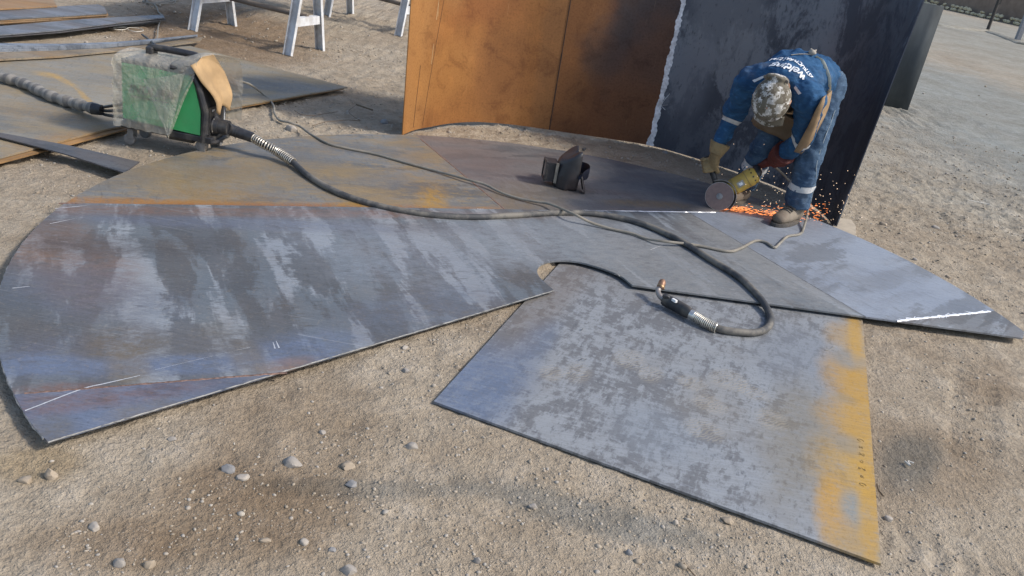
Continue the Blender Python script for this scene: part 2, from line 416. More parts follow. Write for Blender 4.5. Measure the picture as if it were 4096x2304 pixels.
AX = g2(2750, 847) - g2(230, 822); A_SEAM = -math.atan2(AX.y, AX.x)
A_DRIP = -R(117.6)
M_front = steel('front_panel_steel', A_DRIP, (.093, .096, .100), (.275, .295, .31), (.495, .555), 1.1, 4.5, BRN, .18, [
    ((330, 1080), (560, 1120), (330, 940), (.19, .11, .07), .62, .4),
    ((150, 960), (330, 930), (160, 1050), (.25, .13, .06), .5, .5),
    ((550, 1420), (1150, 1400), (500, 1330), (.105, .115, .15), .75, .35),
    ((480, 1390), (640, 1380), (470, 1300), (.13, .105, .075), .75, .6),
    ((800, 1370), (1000, 1350), (800, 1300), (.12, .11, .09), .6, .6),
    ((1230, 1400), (1420, 1370), (1230, 1330), BLU, .6, .4),
    ((1150, 1455), (1250, 1440), (1150, 1430), (.24, .13, .055), .7, .5),
    ((650, 1460), (1150, 1440), (640, 1425), (.125, .16, .235), .8, .3), ((150, 1460), (330, 1450), (150, 1420), (.125, .16, .235), .8, .3), ((520, 1480), (600, 1470), (500, 1390), (.16, .13, .09), .7, .5), ((1000, 1440), (1060, 1430), (960, 1370), (.16, .135, .10), .6, .5), ((250, 1560), (420, 1550), (250, 1535), (.17, .075, .045), .55, .5),
    ((900, 855), (2200, 868), (900, 836), (.20, .105, .065), .55, .5),
    ((1250, 905), (2200, 930), (1250, 880), (.105, .10, .11), .6, .5),
    ((950, 900), (1500, 915), (950, 878), BLU, .30, .5),
    ((330, 1180), (700, 1230), (330, 1080), (.10, .125, .17), .5, .6),
    ((520, 990), (900, 985), (520, 950), (.062, .058, .058), .55, .8),
    ((200, 930), (330, 990), (160, 1000), (.06, .062, .07), .5, .7),
    ((1700, 1230), (2000, 1200), (1650, 1320), (.125, .15, .195), .55, .5),
    ((1500, 1010), (1900, 1130), (1380, 1100), (.235, .265, .31), .45, .7),
    ((2350, 960), (2800, 990), (2250, 1060), (.215, .235, .255), .75, .6), ((1950, 960), (2200, 1000), (1900, 1060), (.225, .25, .28), .5, .8),
    ((2780, 1110), (3200, 1190), (2720, 960), (.215, .22, .22), .8, .6), ((3080, 1030), (3440, 1255), (3020, 1075), (.22, .225, .225), .9, .4), ((2900, 950), (3100, 1060), (2850, 985), (.21, .218, .222), .9, .4),
], fine=30, mid=(.142, .162, .178), dthr=(.525, .575))
M_corner = steel('corner_panel_steel', A_DRIP, (.075, .09, .125), (.14, .17, .235), (.40, .60), .8, 2.0, TAN, .35, [
    ((350, 1600), (800, 1545), (340, 1560), (.17, .09, .065), .55, .6), ((600, 1640), (760, 1610), (600, 1600), (.16, .13, .09), .5, .6),
    ((200, 1740), (300, 1700), (170, 1680), (.13, .115, .09), .6, .5)])
M_right = steel('right_panel_steel', A_SEAM - R(24), (.125, .128, .13), (.265, .28, .292), (.47, .53), 2.0, 5.0, BRN, .22, [
    ((3000, 930), (3250, 1010), (2900, 1010), (.19, .195, .195), .55, .5), ((3250, 1150), (3480, 1250), (3300, 1080), (.14, .13, .125), .45, .6),
    ((3650, 1010), (3850, 1150), (3600, 1050), (.27, .285, .30), .4, .9),
    ((3700, 1250), (3950, 1225), (3700, 1225), (.16, .125, .115), .6, .5)], fine=26, fwt=.2, speck=.5, dthr=(.53, .58))
M_tip = steel('tip_panel_steel', A_SEAM - R(20), (.17, .185, .205), (.27, .30, .345), (.38, .55), 1.1, 3.0, None, 0)
M_rearL = steel('rear_left_panel_steel', A_SEAM, (.125, .13, .13), (.24, .232, .21), (.40, .58), 1.6, 2.2, (.29, .205, .10), .70, [
    ((1100, 832), (2050, 843), (1100, 814), (.34, .15, .045), .8, .5), ((1150, 640), (1350, 650), (1150, 605), (.13, .14, .15), .6, .9), ((850, 680), (1000, 690), (850, 645), (.14, .145, .15), .6, .9), ((1500, 720), (1650, 740), (1500, 690), (.15, .15, .15), .6, .9),
    ((1060, 780), (1180, 800), (1060, 750), (.15, .155, .16), .6, .9), ((1000, 655), (1100, 665), (1000, 630), (.34, .23, .09), .5, .9), ((1350, 700), (1450, 705), (1350, 680), (.34, .23, .09), .5, .9),
    ((1730, 800), (1790, 820), (1740, 745), YEL, .8, .7), ((600, 815), (1000, 825), (600, 800), (.36, .17, .04), .75, .5),
    ((1450, 828), (1560, 830), (1440, 812), YEL, .6, .6), ((750, 730), (1150, 760), (800, 670), (.27, .19, .085), .55, .8),
    ((1200, 690), (1500, 700), (1180, 640), (.24, .175, .09), .5, .8), ((900, 790), (1200, 800), (880, 765), (.30, .18, .06), .45, .8),
    ((1300, 600), (1700, 620), (1300, 565), (.15, .155, .16), .5, .6), ((450, 720), (650, 700), (420, 770), (.12, .125, .13), .5, .6),
    ((1200, 838), (2000, 845), (1200, 826), (.22, .09, .05), .6, .35)], metal=.25, rough=.55, tint=((.32, .225, .10), .6))
M_rearM = steel('rear_middle_panel_steel', A_SEAM + R(4), (.125, .128, .132), (.235, .225, .215), (.40, .58), 1.3, 2.6, (.15, .115, .105), .5, [
    ((1900, 650), (2150, 700), (1880, 580), (.165, .135, .13), .6, .6), ((2500, 700), (2800, 780), (2450, 640), (.075, .09, .115), .6, .6),  # last mark: cast shadow of the shell, painted dark blue
    ((2000, 800), (2250, 815), (1990, 760), (.20, .15, .09), .7, .7), ((2580, 815), (2750, 825), (2580, 800), (.24, .165, .085), .7, .6),
    ((2350, 610), (2480, 640), (2350, 590), (.07, .085, .12), .5, .5), ((2150, 760), (2350, 770), (2150, 735), (.15, .125, .095), .55, .7),  # dark blue mark: more of the shell's painted shadow
    ((3350, 930), (3480, 960), (3330, 900), (.13, .14, .15), .5, .6)], metal=.25, rough=.5)
def rmark(u, v, du, dv, rot=0):
    """ellipse on the square plate in its own corner coordinates"""
    o = RECT[0]; ex = (RECT[1] - RECT[0]); ey = (RECT[3] - RECT[0])
    return o + ex * u + ey * v, ex * du, ey * dv
def rect_mat():
    h = NT('square_plate_steel'); P = h.pos(); ex = unit(RECT[1] - RECT[0]); ang = -math.atan2(ex.y, ex.x)
    Q = h.mp(P, (1, 1, 1), ang)
    a = h.noise(h.mp(Q, (1.7, 1.0, 1)), 8.0, 5, .72, .3); f = h.noise(h.mp(Q, (14, 38, 1)), 1.0, 5, .72); g = h.noise(h.mp(Q, (46, 9, 1)), 1.0, 4, .7)
    m = h.ma('ADD', h.ma('ADD', h.ma('MULTIPLY', a, .50), h.ma('MULTIPLY', f, .25)), h.ma('MULTIPLY', g, .25))
    big = h.noise(P, 1.5, 3, .5)
    m = h.ma('ADD', m, h.ma('MULTIPLY', h.ma('SUBTRACT', big, .5), .30))
    e = h.mr(m, .445, .525); c = h.mix(e, (.15, .155, .162), (.27, .285, .297))
    c = h.mix(h.ma('MULTIPLY', h.mr(h.noise(P, 30, 4, .7), .5, .68), .30), c, (.165, .165, .165))
    c = h.mix(h.ma('MULTIPLY', h.mr(h.noise(h.mp(Q, (55, 18, 1)), 1, 3, .65), .57, .66), .6), c, (.10, .105, .115)); c = h.mix(h.ma('MULTIPLY', h.mr(h.noise(h.mp(Q, (20, 60, 1)), 1, 3, .65), .58, .68), .5), c, (.28, .30, .33)); c = h.mix(h.ma('MULTIPLY', h.mr(h.noise(P, 3.1, 4, .6), .5, .7), .35), c, (.20, .19, .175))
    w = h.noise(h.mp(Q, (3.0, 1.3, 1)), 2.2, 7, .66)
    grn = h.ma('MULTIPLY', h.mr(h.noise(h.mp(Q, (12, 40, 1)), 1.0, 3, .7), .28, .52, .60, 1.0), h.mr(h.noise(P, 75, 4, .8), .36, .52, .62, 1.0))
    def el(u, v, du, dv, col, amt, wob=.5, fe=.7, dn=None):
        nonlocal c
        c0, a0, b0 = rmark(u, v, du, dv); c = h.mix(h.ma('MULTIPLY', h.ma('MULTIPLY', h.ell(P, c0, a0, b0, fe + .35, wob, 4, dn if dn is not None else w), amt), grn), c, col)
    el(.06, .10, .11, .16, (.115, .155, .235), .85, .5); el(.11, .33, .05, .10, (.13, .165, .23), .6, .5)
    el(.05, .62, .07, .35, (.155, .125, .10), .55, .6); el(.28, .80, .16, .13, (.17, .155, .14), .45, .6)
    el(.50, .14, .12, .08, (.215, .245, .28), .5, .7); el(.80, .62, .12, .16, (.185, .205, .235), .55, .6)
    el(.84, .30, .10, .22, (.20, .165, .105), .6, .7); el(.62, .30, .10, .10, (.235, .205, .16), .30, .8)
    # rust band along the far right edge
    el(.975, .50, .045, .47, (.46, .275, .055), .95, .25, .9); el(.945, .22, .075, .14, (.44, .27, .06), .7, .6); el(.945, .60, .07, .12, YEL, .75, .6)
    el(.94, .42, .07, .07, (.42, .25, .06), .75, .6); el(.905, .10, .035, .09, (.50, .27, .035), .7, .5); el(.93, .82, .05, .07, (.40, .24, .06), .55, .7)
    el(.945, .32, .035, .035, (.19, .205, .20), .55, .6); el(.955, .12, .035, .05, (.215, .245, .25), .85, .5); el(.95, .70, .045, .05, (.215, .225, .22), .8, .5)
    el(.965, .02, .06, .05, (.30, .27, .20), .8, .5); el(.935, .50, .03, .02, (.24, .20, .13), .5, .8)
    el(.982, .14, .022, .20, (.46, .27, .05), .85, .4); el(.93, .03, .05, .05, (.42, .25, .06), .6, .7); el(.972, .85, .02, .15, (.46, .27, .05), .7, .4)
    # dusty boot prints: bars of a sole
    bars = h.node('ShaderNodeTexWave'); bars.wave_type = 'BANDS'; h.put(bars.inputs['Vector'], h.mp(Q, (1, 1, 1), R(35))); bars.inputs['Scale'].default_value = 26; bars.inputs['Distortion'].default_value = 9; bars.inputs['Detail'].default_value = 1.5; bars.inputs['Detail Scale'].default_value = 1.2
    bf = h.mr(bars.outputs[1], .45, .6)
    for (u, v, du, dv) in ((.26, .25, .035, .04), (.36, .37, .045, .04), (.43, .34, .035, .035), (.535, .36, .04, .03), (.63, .42, .05, .04), (.60, .30, .045, .03), (.75, .32, .04, .035), (.60, .20, .05, .035), (.20, .22, .03, .03), (.70, .40, .04, .03)):
        c0, a0, b0 = rmark(u, v, du, dv); c = h.mix(h.ma('MULTIPLY', h.ma('MULTIPLY', h.ell(P, c0, a0, b0, .6, .5, 4, w), bf), .38), c, (.38, .33, .25))
    s1 = h.noise(h.mp(P, (2.2, 170, 1), ang + .2), 1.0, 2, .5); c = h.mix(h.ma('MULTIPLY', h.mr(s1, .70, .75), .3), c, (.50, .52, .54))
    gs = h.noise(P, 130, 2, .8); c = h.mix(h.ma('MULTIPLY', h.mr(gs, .56, .68), .45), c, h.mix(1.0, c, (.55, .53, .50), 'MULTIPLY')); hl = h.noise(h.mp(P, (9, 120, 1), ang), 1.0, 2, .6); c = h.mix(h.mr(hl, .40, .60, .24, 0), c, h.mix(1.0, c, (.58, .58, .6), 'MULTIPLY'))
    bu = None
    return h.out(c, h.ma('ADD', h.mr(e, 0, 1, .56, .46), h.ma('MULTIPLY', w, .06)), .12, bu, .4)
M_edge = plain('cut_edge', (.42, .42, .42), .45, .5, .3, 60)
M_bright = plain('ground_bright_steel', (.92, .92, .93), .32, .25, .05, 120)
M_weld = plain('weld_bead_steel', (.20, .125, .095), .6, .3, .5, 90, bump=.003)
M_weldg = plain('grey_weld_bead', (.16, .165, .175), .55, .3, .4, 90, bump=.003)
M_dark = plain('dark_scribe', (.03, .03, .033), .7)

# ------------------------------------------------------------------ the cone pattern plate: annular sector, welded of panels
cone = empty('cone_pattern_plate', (CC.x, CC.y, PZ - TH), 'large flat fan shaped steel plate with notch, welded from panels, lying on dirt', 'steel plate')
S1a, S1b = g2(230, 822), g2(2750, 847)
dirS = (S1b - S1a).normalized(); S1a = S1a - dirS * .5; S1b = S1b + dirS * 2.5
S2a, S2b = g2(1680, 555), g2(2030, 850); S3a, S3b = g2(2755, 850), g2(3470, 1272); S4a, S4b = g2(3585, 1284), g2(3960, 1245); S5a, S5b = g2(95, 1577), g2(1150, 1490)
rear = clip(SECT, S1a, S1b, True); front = clip(SECT, S1a, S1b, False)
rearL = clip(rear, S2a, S2b, False); rearM = clip(rear, S2a, S2b, True)
# S3 runs towards the camera: its left side is the right hand panel
frontR = clip(front, S3a, S3b, True); frontL = clip(front, S3a, S3b, False)
if sum(p.x for p in frontR) / len(frontR) < sum(p.x for p in frontL) / len(frontL): frontL, frontR = frontR, frontL
if sum(p.x for p in rearL) / len(rearL) > sum(p.x for p in rearM) / len(rearM): rearL, rearM = rearM, rearL
tipA = clip(frontR, S4a, S4b, True); tipB = clip(frontR, S4a, S4b, False)
tip, frontR = (tipA, tipB) if min(p.y for p in tipA) < min(p.y for p in tipB) else (tipB, tipA)
cA = clip(frontL, S5a, S5b, True); cB = clip(frontL, S5a, S5b, False)
corner, frontL = (cA, cB) if len(cA) < len(cB) else (cB, cA)
# the sheet is a little sprung: a gentle lift at the left rim
def lift(p):
    dx = max(0.0, -p.x - .9); return .012 * dx * dx
for poly, mat in ((frontL, M_front), (corner, M_corner), (frontR, M_right), (tip, M_tip), (rearL, M_rearL), (rearM, M_rearM)):
    q = []
    for p in poly:
        if not q or (p - q[-1]).length > 1e-4: q.append(p)
    mb = MB().prism(q, lambda p: PZ - TH + lift(p), lambda p: PZ + lift(p))
    mk('panel', mb, mat, cone)
def bead(name, a, b, mat, w=.006, hgt=.003, n=60, wob=.001, z=PZ):
    pts = []
    for i in range(n + 1):
        p = a.lerp(b, i / n); d = (b - a).normalized(); nn = Vector((-d.y, d.x)); p = p + nn * random.uniform(-wob, wob)
        pts.append(V(p.x, p.y, z + lift(p) - .001))
    ws = [w * random.uniform(.75, 1.25) for _ in pts]
    return MB().tube(pts, ws, 8, [hgt * random.uniform(.7, 1.3) for _ in pts], lat=V(-(b - a).y, (b - a).x, 0))
mk('weld_seam', bead('s', g2(235, 823), g2(2300, 842), M_weld, .007), M_weld, cone, True)
mk('weld_seam', bead('s', g2(1683, 557), g2(2028, 845), M_weld, .006), M_weld, cone, True)
mk('weld_seam', bead('s', g2(2760, 852), g2(3470, 1271), M_weldg, .004, .002), M_weldg, cone, True)
mk('weld_seam', bead('s', g2(98, 1576), g2(1148, 1490), M_weld, .005), M_weld, cone, True)
tag(mk('ground_seam', bead('s', g2(2300, 842), g2(2860, 849), M_bright, .0075, .003, 40, .0005), M_bright, cone, True), 'freshly ground bright seam')
tag(mk('ground_seam', bead('s', g2(3588, 1283), g2(3958, 1245), M_bright, .009, .003, 40, .002), M_bright, cone, True), 'bright white ground seam near the tip')
for i in range(26):
    t = random.random(); a = g2(3588, 1283).lerp(g2(3958, 1245), t); d = (g2(3958, 1245) - g2(3588, 1283)).normalized()
    e = a + d * random.uniform(-.06, .06) + Vector((-d.y, d.x)) * random.uniform(-.022, .022)
    mk('grinder_mark', MB().bar(V(a.x, a.y, PZ + .0012), V(e.x, e.y, PZ + .0012), .0022, .0016), M_bright, cone)
for (x0, x1) in ((640, 1000), (1150, 1260), (1560, 1640), (1900, 1985)):       # bright spots left on the old weld
    y = lambda x: 823 + (x - 235) * (842 - 823) / 2065.
    mk('bright_spot', bead('b', g2(x0, y(x0)), g2(x1 if x0 == 640 else x0 + 40, y(x1)), M_bright, .0035, .004, 30, .001, PZ + .0015), M_bright, cone, True)
# scratches and chalk strokes on the front panel
def stroke(pts, w, mat, par, z=PZ):
    P = [V(*g2(*p, z), 0) for p in pts]; P = catmull(P, 6) if len(P) > 2 else P
    q = [V(p.x, p.y, z + lift(p) + .0008) for p in P]; mb = MB().tube(q, w, 4, .0006, lat=V(-(q[-1] - q[0]).y, (q[-1] - q[0]).x, 0)); return mk('scratch', mb, mat, par)
M_scratch = plain('scratch_metal', (.55, .56, .57), .4, .4, .2, 80)
for pts, w in ((((100, 1645), (320, 1560), (420, 1535), (560, 1503)), .0022), (((620, 1480), (1000, 1390)), .0014), (((350, 1112), (760, 1108)), .0016), (((50, 1160), (120, 1152)), .0016),
               (((220, 845), (380, 828)), .002), (((200, 905), (370, 868)), .001), (((760, 1210), (900, 1190), (1010, 1155)), .003), (((900, 1185), (1030, 1150)), .004), (((1460, 1225), (1740, 1142)), .0018),
               (((730, 1050), (830, 1025)), .0015), (((1092, 1370), (1100, 1395)), .003), (((1105, 1366), (1116, 1392)), .003), (((1030, 1160), (1090, 1150)), .0015), (((2340, 900), (2400, 885)), .001), (((2600, 1000), (2650, 980)), .001)):
    stroke(pts, w, M_scratch, cone)
sc_arc = [g2(*p) for p in ((560, 678), (700, 645), (900, 610), (1180, 583))]
mk('scribe_line', MB().tube([V(p.x, p.y, PZ + .0008) for p in (Vector((q.x, q.y)) for q in catmull([V(*s, 0) for s in sc_arc], 10))], .003, 4, .0008, lat=(0, 1, 0)), M_dark, cone)
# torch-cut burrs: pale ragged edge along the near cut and the left rim
def burr(pts, mat, r=.0027):
    P = []
    for p in pts: P.append(V(p.x + random.uniform(-.002, .002), p.y + random.uniform(-.002, .002), PZ + lift(p) - .003))
    return MB().tube(P, [r * random.uniform(.6, 1.2) for _ in P], 6)
M_burr = plain('cut_burr', (.22, .22, .215), .5, .3, .35, 70)
mk('cut_edge', burr([E1a.lerp(E1b, i / 130) for i in range(131)], M_burr), M_burr, cone)
rim = [p for p in SECT[60:111] if p.x < CC.x - .6]
mk('cut_edge', burr([a.lerp(b, k / 4) for a, b in zip(rim, rim[1:]) for k in range(4)], M_burr, .0028), M_burr, cone)

# ------------------------------------------------------------------ square plate
sq = empty('square_plate', (sum(p.x for p in RECT) / 4, sum(p.y for p in RECT) / 4, QZ - TH), 'square grey steel plate with yellow rusty right edge, tucked under the fan plate', 'steel plate')
mk('plate', MB().prism(RECT, QZ - TH, QZ), rect_mat(), sq)
chalk = plain('yellow_chalk', (.20, .13, .04), .8)
def rp(u, v): return RECT[0] + (RECT[1] - RECT[0]) * u + (RECT[3] - RECT[0]) * v
for k, v in enumerate((.20, .225, .25, .275, .30, .325, .35)):          # hand-written marks on the rusty edge
    c0 = rp(.972, v); ex = unit(rp(1, 0) - rp(0, 0)); ey = unit(rp(0, 1) - rp(0, 0)); P = []
    for j in range(7):
        a = j / 6 * 5 + k; P.append(V(*(c0 + ex * math.cos(a) * .010 * (1 - .5 * (k % 2)) + ey * math.sin(a * (1 + k % 3)) * .007), QZ + .0006))
    mk('chalk_mark', MB().tube(catmull(P, 3), .0014, 4, .0005, lat=(1, 0, 0)), chalk, sq)

# ------------------------------------------------------------------ the standing shell (curved sheet wall)
SH_PX = [(1610, 540), (1660, 520), (1720, 508), (1800, 494), (1900, 488), (2000, 494), (2100, 505), (2300, 535), (2450, 557), (2600, 582), (2740, 620), (2868, 661), (3003, 708), (3138, 761), (3240, 815), (3305, 870), (3340, 915)]
SH_H = 1.5
shp = catmull([G(px, py, .006) for px, py in SH_PX], 6)
def solve_lean(p, tx, ty):
    """how far the sheet's edge leans, so that it runs through a second measured point"""
    best = None
    for k in range(-60, 61):
        a = k * .004
        for zz in np.arange(.5, 1.5, .01):
            q = V(p.x + a * zz, p.y, zz) - CAMP; X = 2048 + FPX * q.dot(RT) / q.dot(FW); Y = 1152 - FPX * q.dot(UP) / q.dot(FW)
            e = abs(X - tx) + abs(Y - ty)
            if best is None or e < best[0]: best = (e, a)
    return best[1]
leanL = solve_lean(shp[0], 1645, 0); leanR = solve_lean(shp[-1], 3683, 28); leanM = solve_lean(shp[54], 2735, 0)
arcl = [0.0]
for a_, b_ in zip(shp, shp[1:]): arcl.append(arcl[-1] + (b_ - a_).length)
def sh_lean(s):
    sm = arcl[54]; return leanL + (leanM - leanL) * s / sm if s < sm else leanM + (leanR - leanM) * (s - sm) / (arcl[-1] - sm)
def sh_at(i, z, off=0.0):
    p = shp[i]; t = (shp[min(i + 1, len(shp) - 1)] - shp[max(i - 1, 0)]).normalized(); n = V(t.y, -t.x, 0)      # towards the inside
    if n.dot(V(CC.x, CC.y, 0) - p) < 0: n = -n
    return V(p.x + sh_lean(arcl[i]) * z, p.y, p.z + z) + n * off
def shell_piece(i0, i1, th=.006, off=0.0, nz=6, z0=0.0, z1=SH_H):
    mb = MB(); mb.uvs = []
    k = 0
    for side in (off, off - th):
        P = [[sh_at(i, z0 + (z1 - z0) * j / nz, side) for j in range(nz + 1)] for i in range(i0, i1 + 1)]
        mb.grid(P if side == off else [r[::-1] for r in P])
        for i in range(i0, i1 + 1):
            for j in range(nz + 1): jj = j if side == off else nz - j; mb.uvs.append((arcl[i], z0 + (z1 - z0) * jj / nz))
    m = i1 - i0 + 1; n = nz + 1; B = m * n
    for i in range(m - 1):                                   # close the rims
        mb.f.append((i * n, (i + 1) * n, B + (i + 1) * n + nz, B + i * n + nz)); mb.f.append((i * n + nz, B + i * n, B + (i + 1) * n, (i + 1) * n + nz))
    for j in range(nz):
        mb.f.append((j, j + 1, B + nz - j - 1, B + nz - j)); q = (m - 1) * n; mb.f.append((q + j, B + q + nz - j, B + q + nz - j - 1, q + j + 1))
    return mb
def rust_wall(name, cols, spots):
    h = NT(name); U = h.uv()
    n = h.noise(h.mp(U, (1, 1, 1)), 1.6, 6, .62, .3); f = h.noise(h.mp(U, (60, 6, 1)), 1, 4, .65); m = h.ma('ADD', h.ma('MULTIPLY', n, .75), h.ma('MULTIPLY', f, .25))
    c = h.ramp(m, cols); w = h.noise(U, 5, 5, .6)
    for (x, y, rx, ry, col, amt, wob) in spots:
        c = h.mix(h.ma('MULTIPLY', h.ell(U, (x, y), (rx, 0), (0, ry), .8, wob, 4, w), amt), c, col)
    fine = h.noise(U, 70, 4, .75); c = h.mix(h.ma('MULTIPLY', h.mr(fine, .48, .66), .5), c, h.mix(1.0, c, (.6, .55, .5), 'MULTIPLY'))
    bl = h.noise(U, 5.5, 6, .7, .5); c = h.mix(h.ma('MULTIPLY', h.mr(bl, .50, .66), .55), c, h.mix(1.0, c, (.52, .42, .36), 'MULTIPLY')); c = h.mix(h.ma('MULTIPLY', h.mr(bl, .46, .34), .35), c, h.mix(1.0, c, (1.35, 1.3, 1.25), 'MULTIPLY'))
    s1 = h.noise(h.mp(U, (200, 3, 1), .1), 1.0, 2, .5); c = h.mix(h.ma('MULTIPLY', h.mr(s1, .72, .77), .35), c, (.55, .38, .2))
    return h.out(c, h.mr(fine, .3, .7, .55, .72), .15, None)
iA, iB = 39, 54                                              # dark weld line, white seam
sL, sM, sE = arcl[iA], arcl[iB], arcl[-1]
M_rustA = rust_wall('orange_rust_sheet', [(.3, (.21, .085, .024)), (.5, (.31, .132, .036)), (.7, (.38, .175, .055))],
    [(.12, .7, .18, .9, (.40, .20, .065), .6, .5), (sL - .06, .6, .10, .9, (.20, .105, .045), .35, .7), (.45, .35, .3, .2, (.36, .165, .045), .6, .7), (.75, .9, .3, .25, (.27, .10, .028), .7, .7), (.95, .35, .2, .3, (.24, .10, .032), .6, .7), (.5, 1.0, .2, .2, (.36, .18, .06), .6, .7)])
M_rustB = rust_wall('brown_rust_shaded', [(.3, (.095, .036, .015)), (.5, (.165, .062, .021)), (.7, (.24, .098, .032))],  # brown rust, with the shell's inner shade painted in towards the right
    [(sL + .08, .7, .22, .7, (.265, .115, .035), .6, .6), (sL + .45, .60, .28, .28, (.085, .055, .045), .75, .6), (sL + .65, 1.0, .3, .25, (.085, .06, .055), .6, .6), (sM - .15, .95, .30, .55, (.06, .048, .048), .85, .5), (sM - .1, .4, .25, .5, (.14, .06, .028), .7, .5),
     (sL + .42, .98, .05, .06, (.07, .045, .038), .8, .2), (sL + .56, 1.06, .06, .06, (.065, .045, .04), .8, .2), (sL + .36, .30, .045, .05, (.075, .04, .03), .7, .3), (sL + .40, .78, .07, .07, (.07, .048, .042), .7, .3),
     (sM - .3, .25, .25, .2, (.17, .07, .028), .6, .5)])
def dark_wall():
    h = NT('dark_mill_scale_sheet'); U = h.uv()
    n = h.noise(h.mp(U, (2.6, 1.3, 1)), 1.8, 6, .68, .6); f = h.noise(h.mp(U, (45, 22, 1)), 1, 4, .75); m = h.ma('ADD', h.ma('MULTIPLY', n, .75), h.ma('MULTIPLY', f, .25))
    c = h.mix(h.mr(m, .45, .56), (.052, .062, .084), (.155, .175, .21)); w = h.noise(U, 4, 5, .6)
    for (x, y, rx, ry, col, amt) in ((sM + .32, .95, .28, .3, (.20, .215, .24), .6), (sM + .18, .45, .14, .35, (.15, .165, .20), .6), (sM + .30, .15, .3, .2, (.05, .06, .085), .6), (sE - .35, .6, .3, .9, (.048, .052, .064), .7), (sE - .1, .7, .07, 1., (.062, .066, .075), .6)):
        c = h.mix(h.ma('MULTIPLY', h.ell(U, (x, y), (rx, 0), (0, ry), .9, .6, 4, w), amt), c, col)
    fl = h.noise(h.mp(U, (45, 14, 1)), 1, 3, .6); c = h.mix(h.ma('MULTIPLY', h.mr(fl, .60, .67), .5), c, (.03, .034, .042))
    return h.out(c, h.mr(m, .4, .6, .55, .42), .3, None)
shell = empty('curved_steel_shell', (shp[40].x, shp[40].y, .006), 'tall standing half round steel shell, orange rust left and dark right, behind the worker', 'steel shell')
BASE[shell.name] = Vector((shp[40].x, shp[40].y, .006))
tag(mk('sheet', shell_piece(0, iA), M_rustA, shell, True), 'bright orange rusty sheet')
tag(mk('sheet', shell_piece(iA, iB), M_rustB, shell, True), 'brown rusty sheet, darkened with painted shade')
tag(mk('sheet', shell_piece(iB, len(shp) - 1), dark_wall(), shell, True), 'blackish blue sheet')
# weld lines on the wall
mb = MB().tube([sh_at(iA, z, .001) for z in np.linspace(0, SH_H, 40)], [.004 * random.uniform(.6, 1.5) for _ in range(40)], 6, .003, lat=(1, 0, 0)); mk('weld_seam', mb, plain('dark_rust_weld', (.055, .03, .02), .8), shell, True)
def sh_line(i0, z0_, i1, z1_, w, mat, nm='scratch'):
    pts = []
    for k in range(15):
        t = k / 14; fi = i0 + (i1 - i0) * t; i = int(fi); u = fi - i; z = z0_ + (z1_ - z0_) * t
        pts.append(sh_at(i, z, .0006).lerp(sh_at(min(i + 1, len(shp) - 1), z, .0006), u))
    mk(nm, MB().tube(pts, w, 4, .0006, lat=(1, .1, 0)), mat, shell)
M_rscr = plain('brown_scratch', (.12, .055, .025), .8); M_lscr = plain('pale_scratch', (.60, .42, .22), .7)
sh_line(9, .02, 16, 1.45, .002, M_rscr); sh_line(5, .02, 6.2, .42, .0025, M_rscr); sh_line(11, .70, 11.6, .95, .0018, M_lscr); sh_line(11.4, .72, 11.2, .9, .0014, M_lscr); sh_line(10.5, .42, 10.8, .55, .002, M_lscr); sh_line(14.4, 1.0, 14.6, 1.2, .0015, M_lscr)
# white flaky seam: ragged strip of old primer left and right of the weld
mb = MB(); P = []
NZ = 150; L_ = []; R_ = []
for k in range(NZ + 1):
    z = SH_H * k / NZ; c0 = sh_at(iB, z, .0025); t = (sh_at(iB + 1, z, .0025) - sh_at(iB - 1, z, .0025)).normalized()
    P.append([c0 - t * (.020 + .016 * mnoise.noise(V(z * 14, 1.3, 0)) + .010 * mnoise.noise(V(z * 50, 4, 0))), c0 + V(0, 0, 0) - V(t.y, -t.x, 0) * -.002, c0 + t * (.019 + .016 * mnoise.noise(V(z * 12, 7.7, 2)) + .012 * mnoise.noise(V(z * 55, 3, 9)))])
mb.grid(P)
M_primer = plain('flaky_white_primer', (.74, .75, .77), .75, 0, .25, 40, (.36, .33, .31), .5, .003)
tag(mk('primer_strip', mb, M_primer, shell, solid=.002), 'ragged whitish strip over the vertical weld')
for k in range(9):
    z = random.uniform(.05, 1.4); sh_line(iB + .1, z, iB + random.uniform(.6, 1.5), z + random.uniform(-.03, .12), .0016, M_primer)

# curved sheet standing further back
bs = [G(3632, 438, .01)]; c0 = bs[0]
for k in range(1, 16): a = R(14 - k * 2.2); bs.append(bs[-1] + V(-math.cos(a) * .11, math.sin(a) * .11, 0))
h = NT('teal_grey_sheet'); P_ = h.obj(); n_ = h.noise(h.mp(P_, (3, 3, .8)), 1.6, 6, .62)
c_ = h.ramp(n_, [(.3, (.045, .052, .056)), (.5, (.066, .076, .081)), (.72, (.092, .105, .11))]); M_teal = h.out(c_, .75, 0, None, .25)
mb = MB(); F_ = [[V(p.x, p.y, z) for z in (.0, .6, 1.185)] for p in bs]; mb.grid(F_)
rsh = mk('curved_steel_sheet', mb, M_teal, None, 'all', base=c0, solid=.006)
tag(rsh, 'dark grey green curved sheet standing on edge beyond the right end of the shell', 'steel sheet')

# pale board under the right foot of the shell
bq = [G(*p, .02) for p in ((3330, 905), (3345, 868), (3405, 880), (3423, 905), (3423, 965), (3352, 935))]
tag(mk('timber_block', MB().prism(bq, -.02, .022), plain('pale_timber', (.34, .29, .22), .8, 0, .2, 15), base=(bq[1].x, bq[1].y, 0), bevel=.002), 'pale flat board on the dirt under the right corner of the shell', 'board')

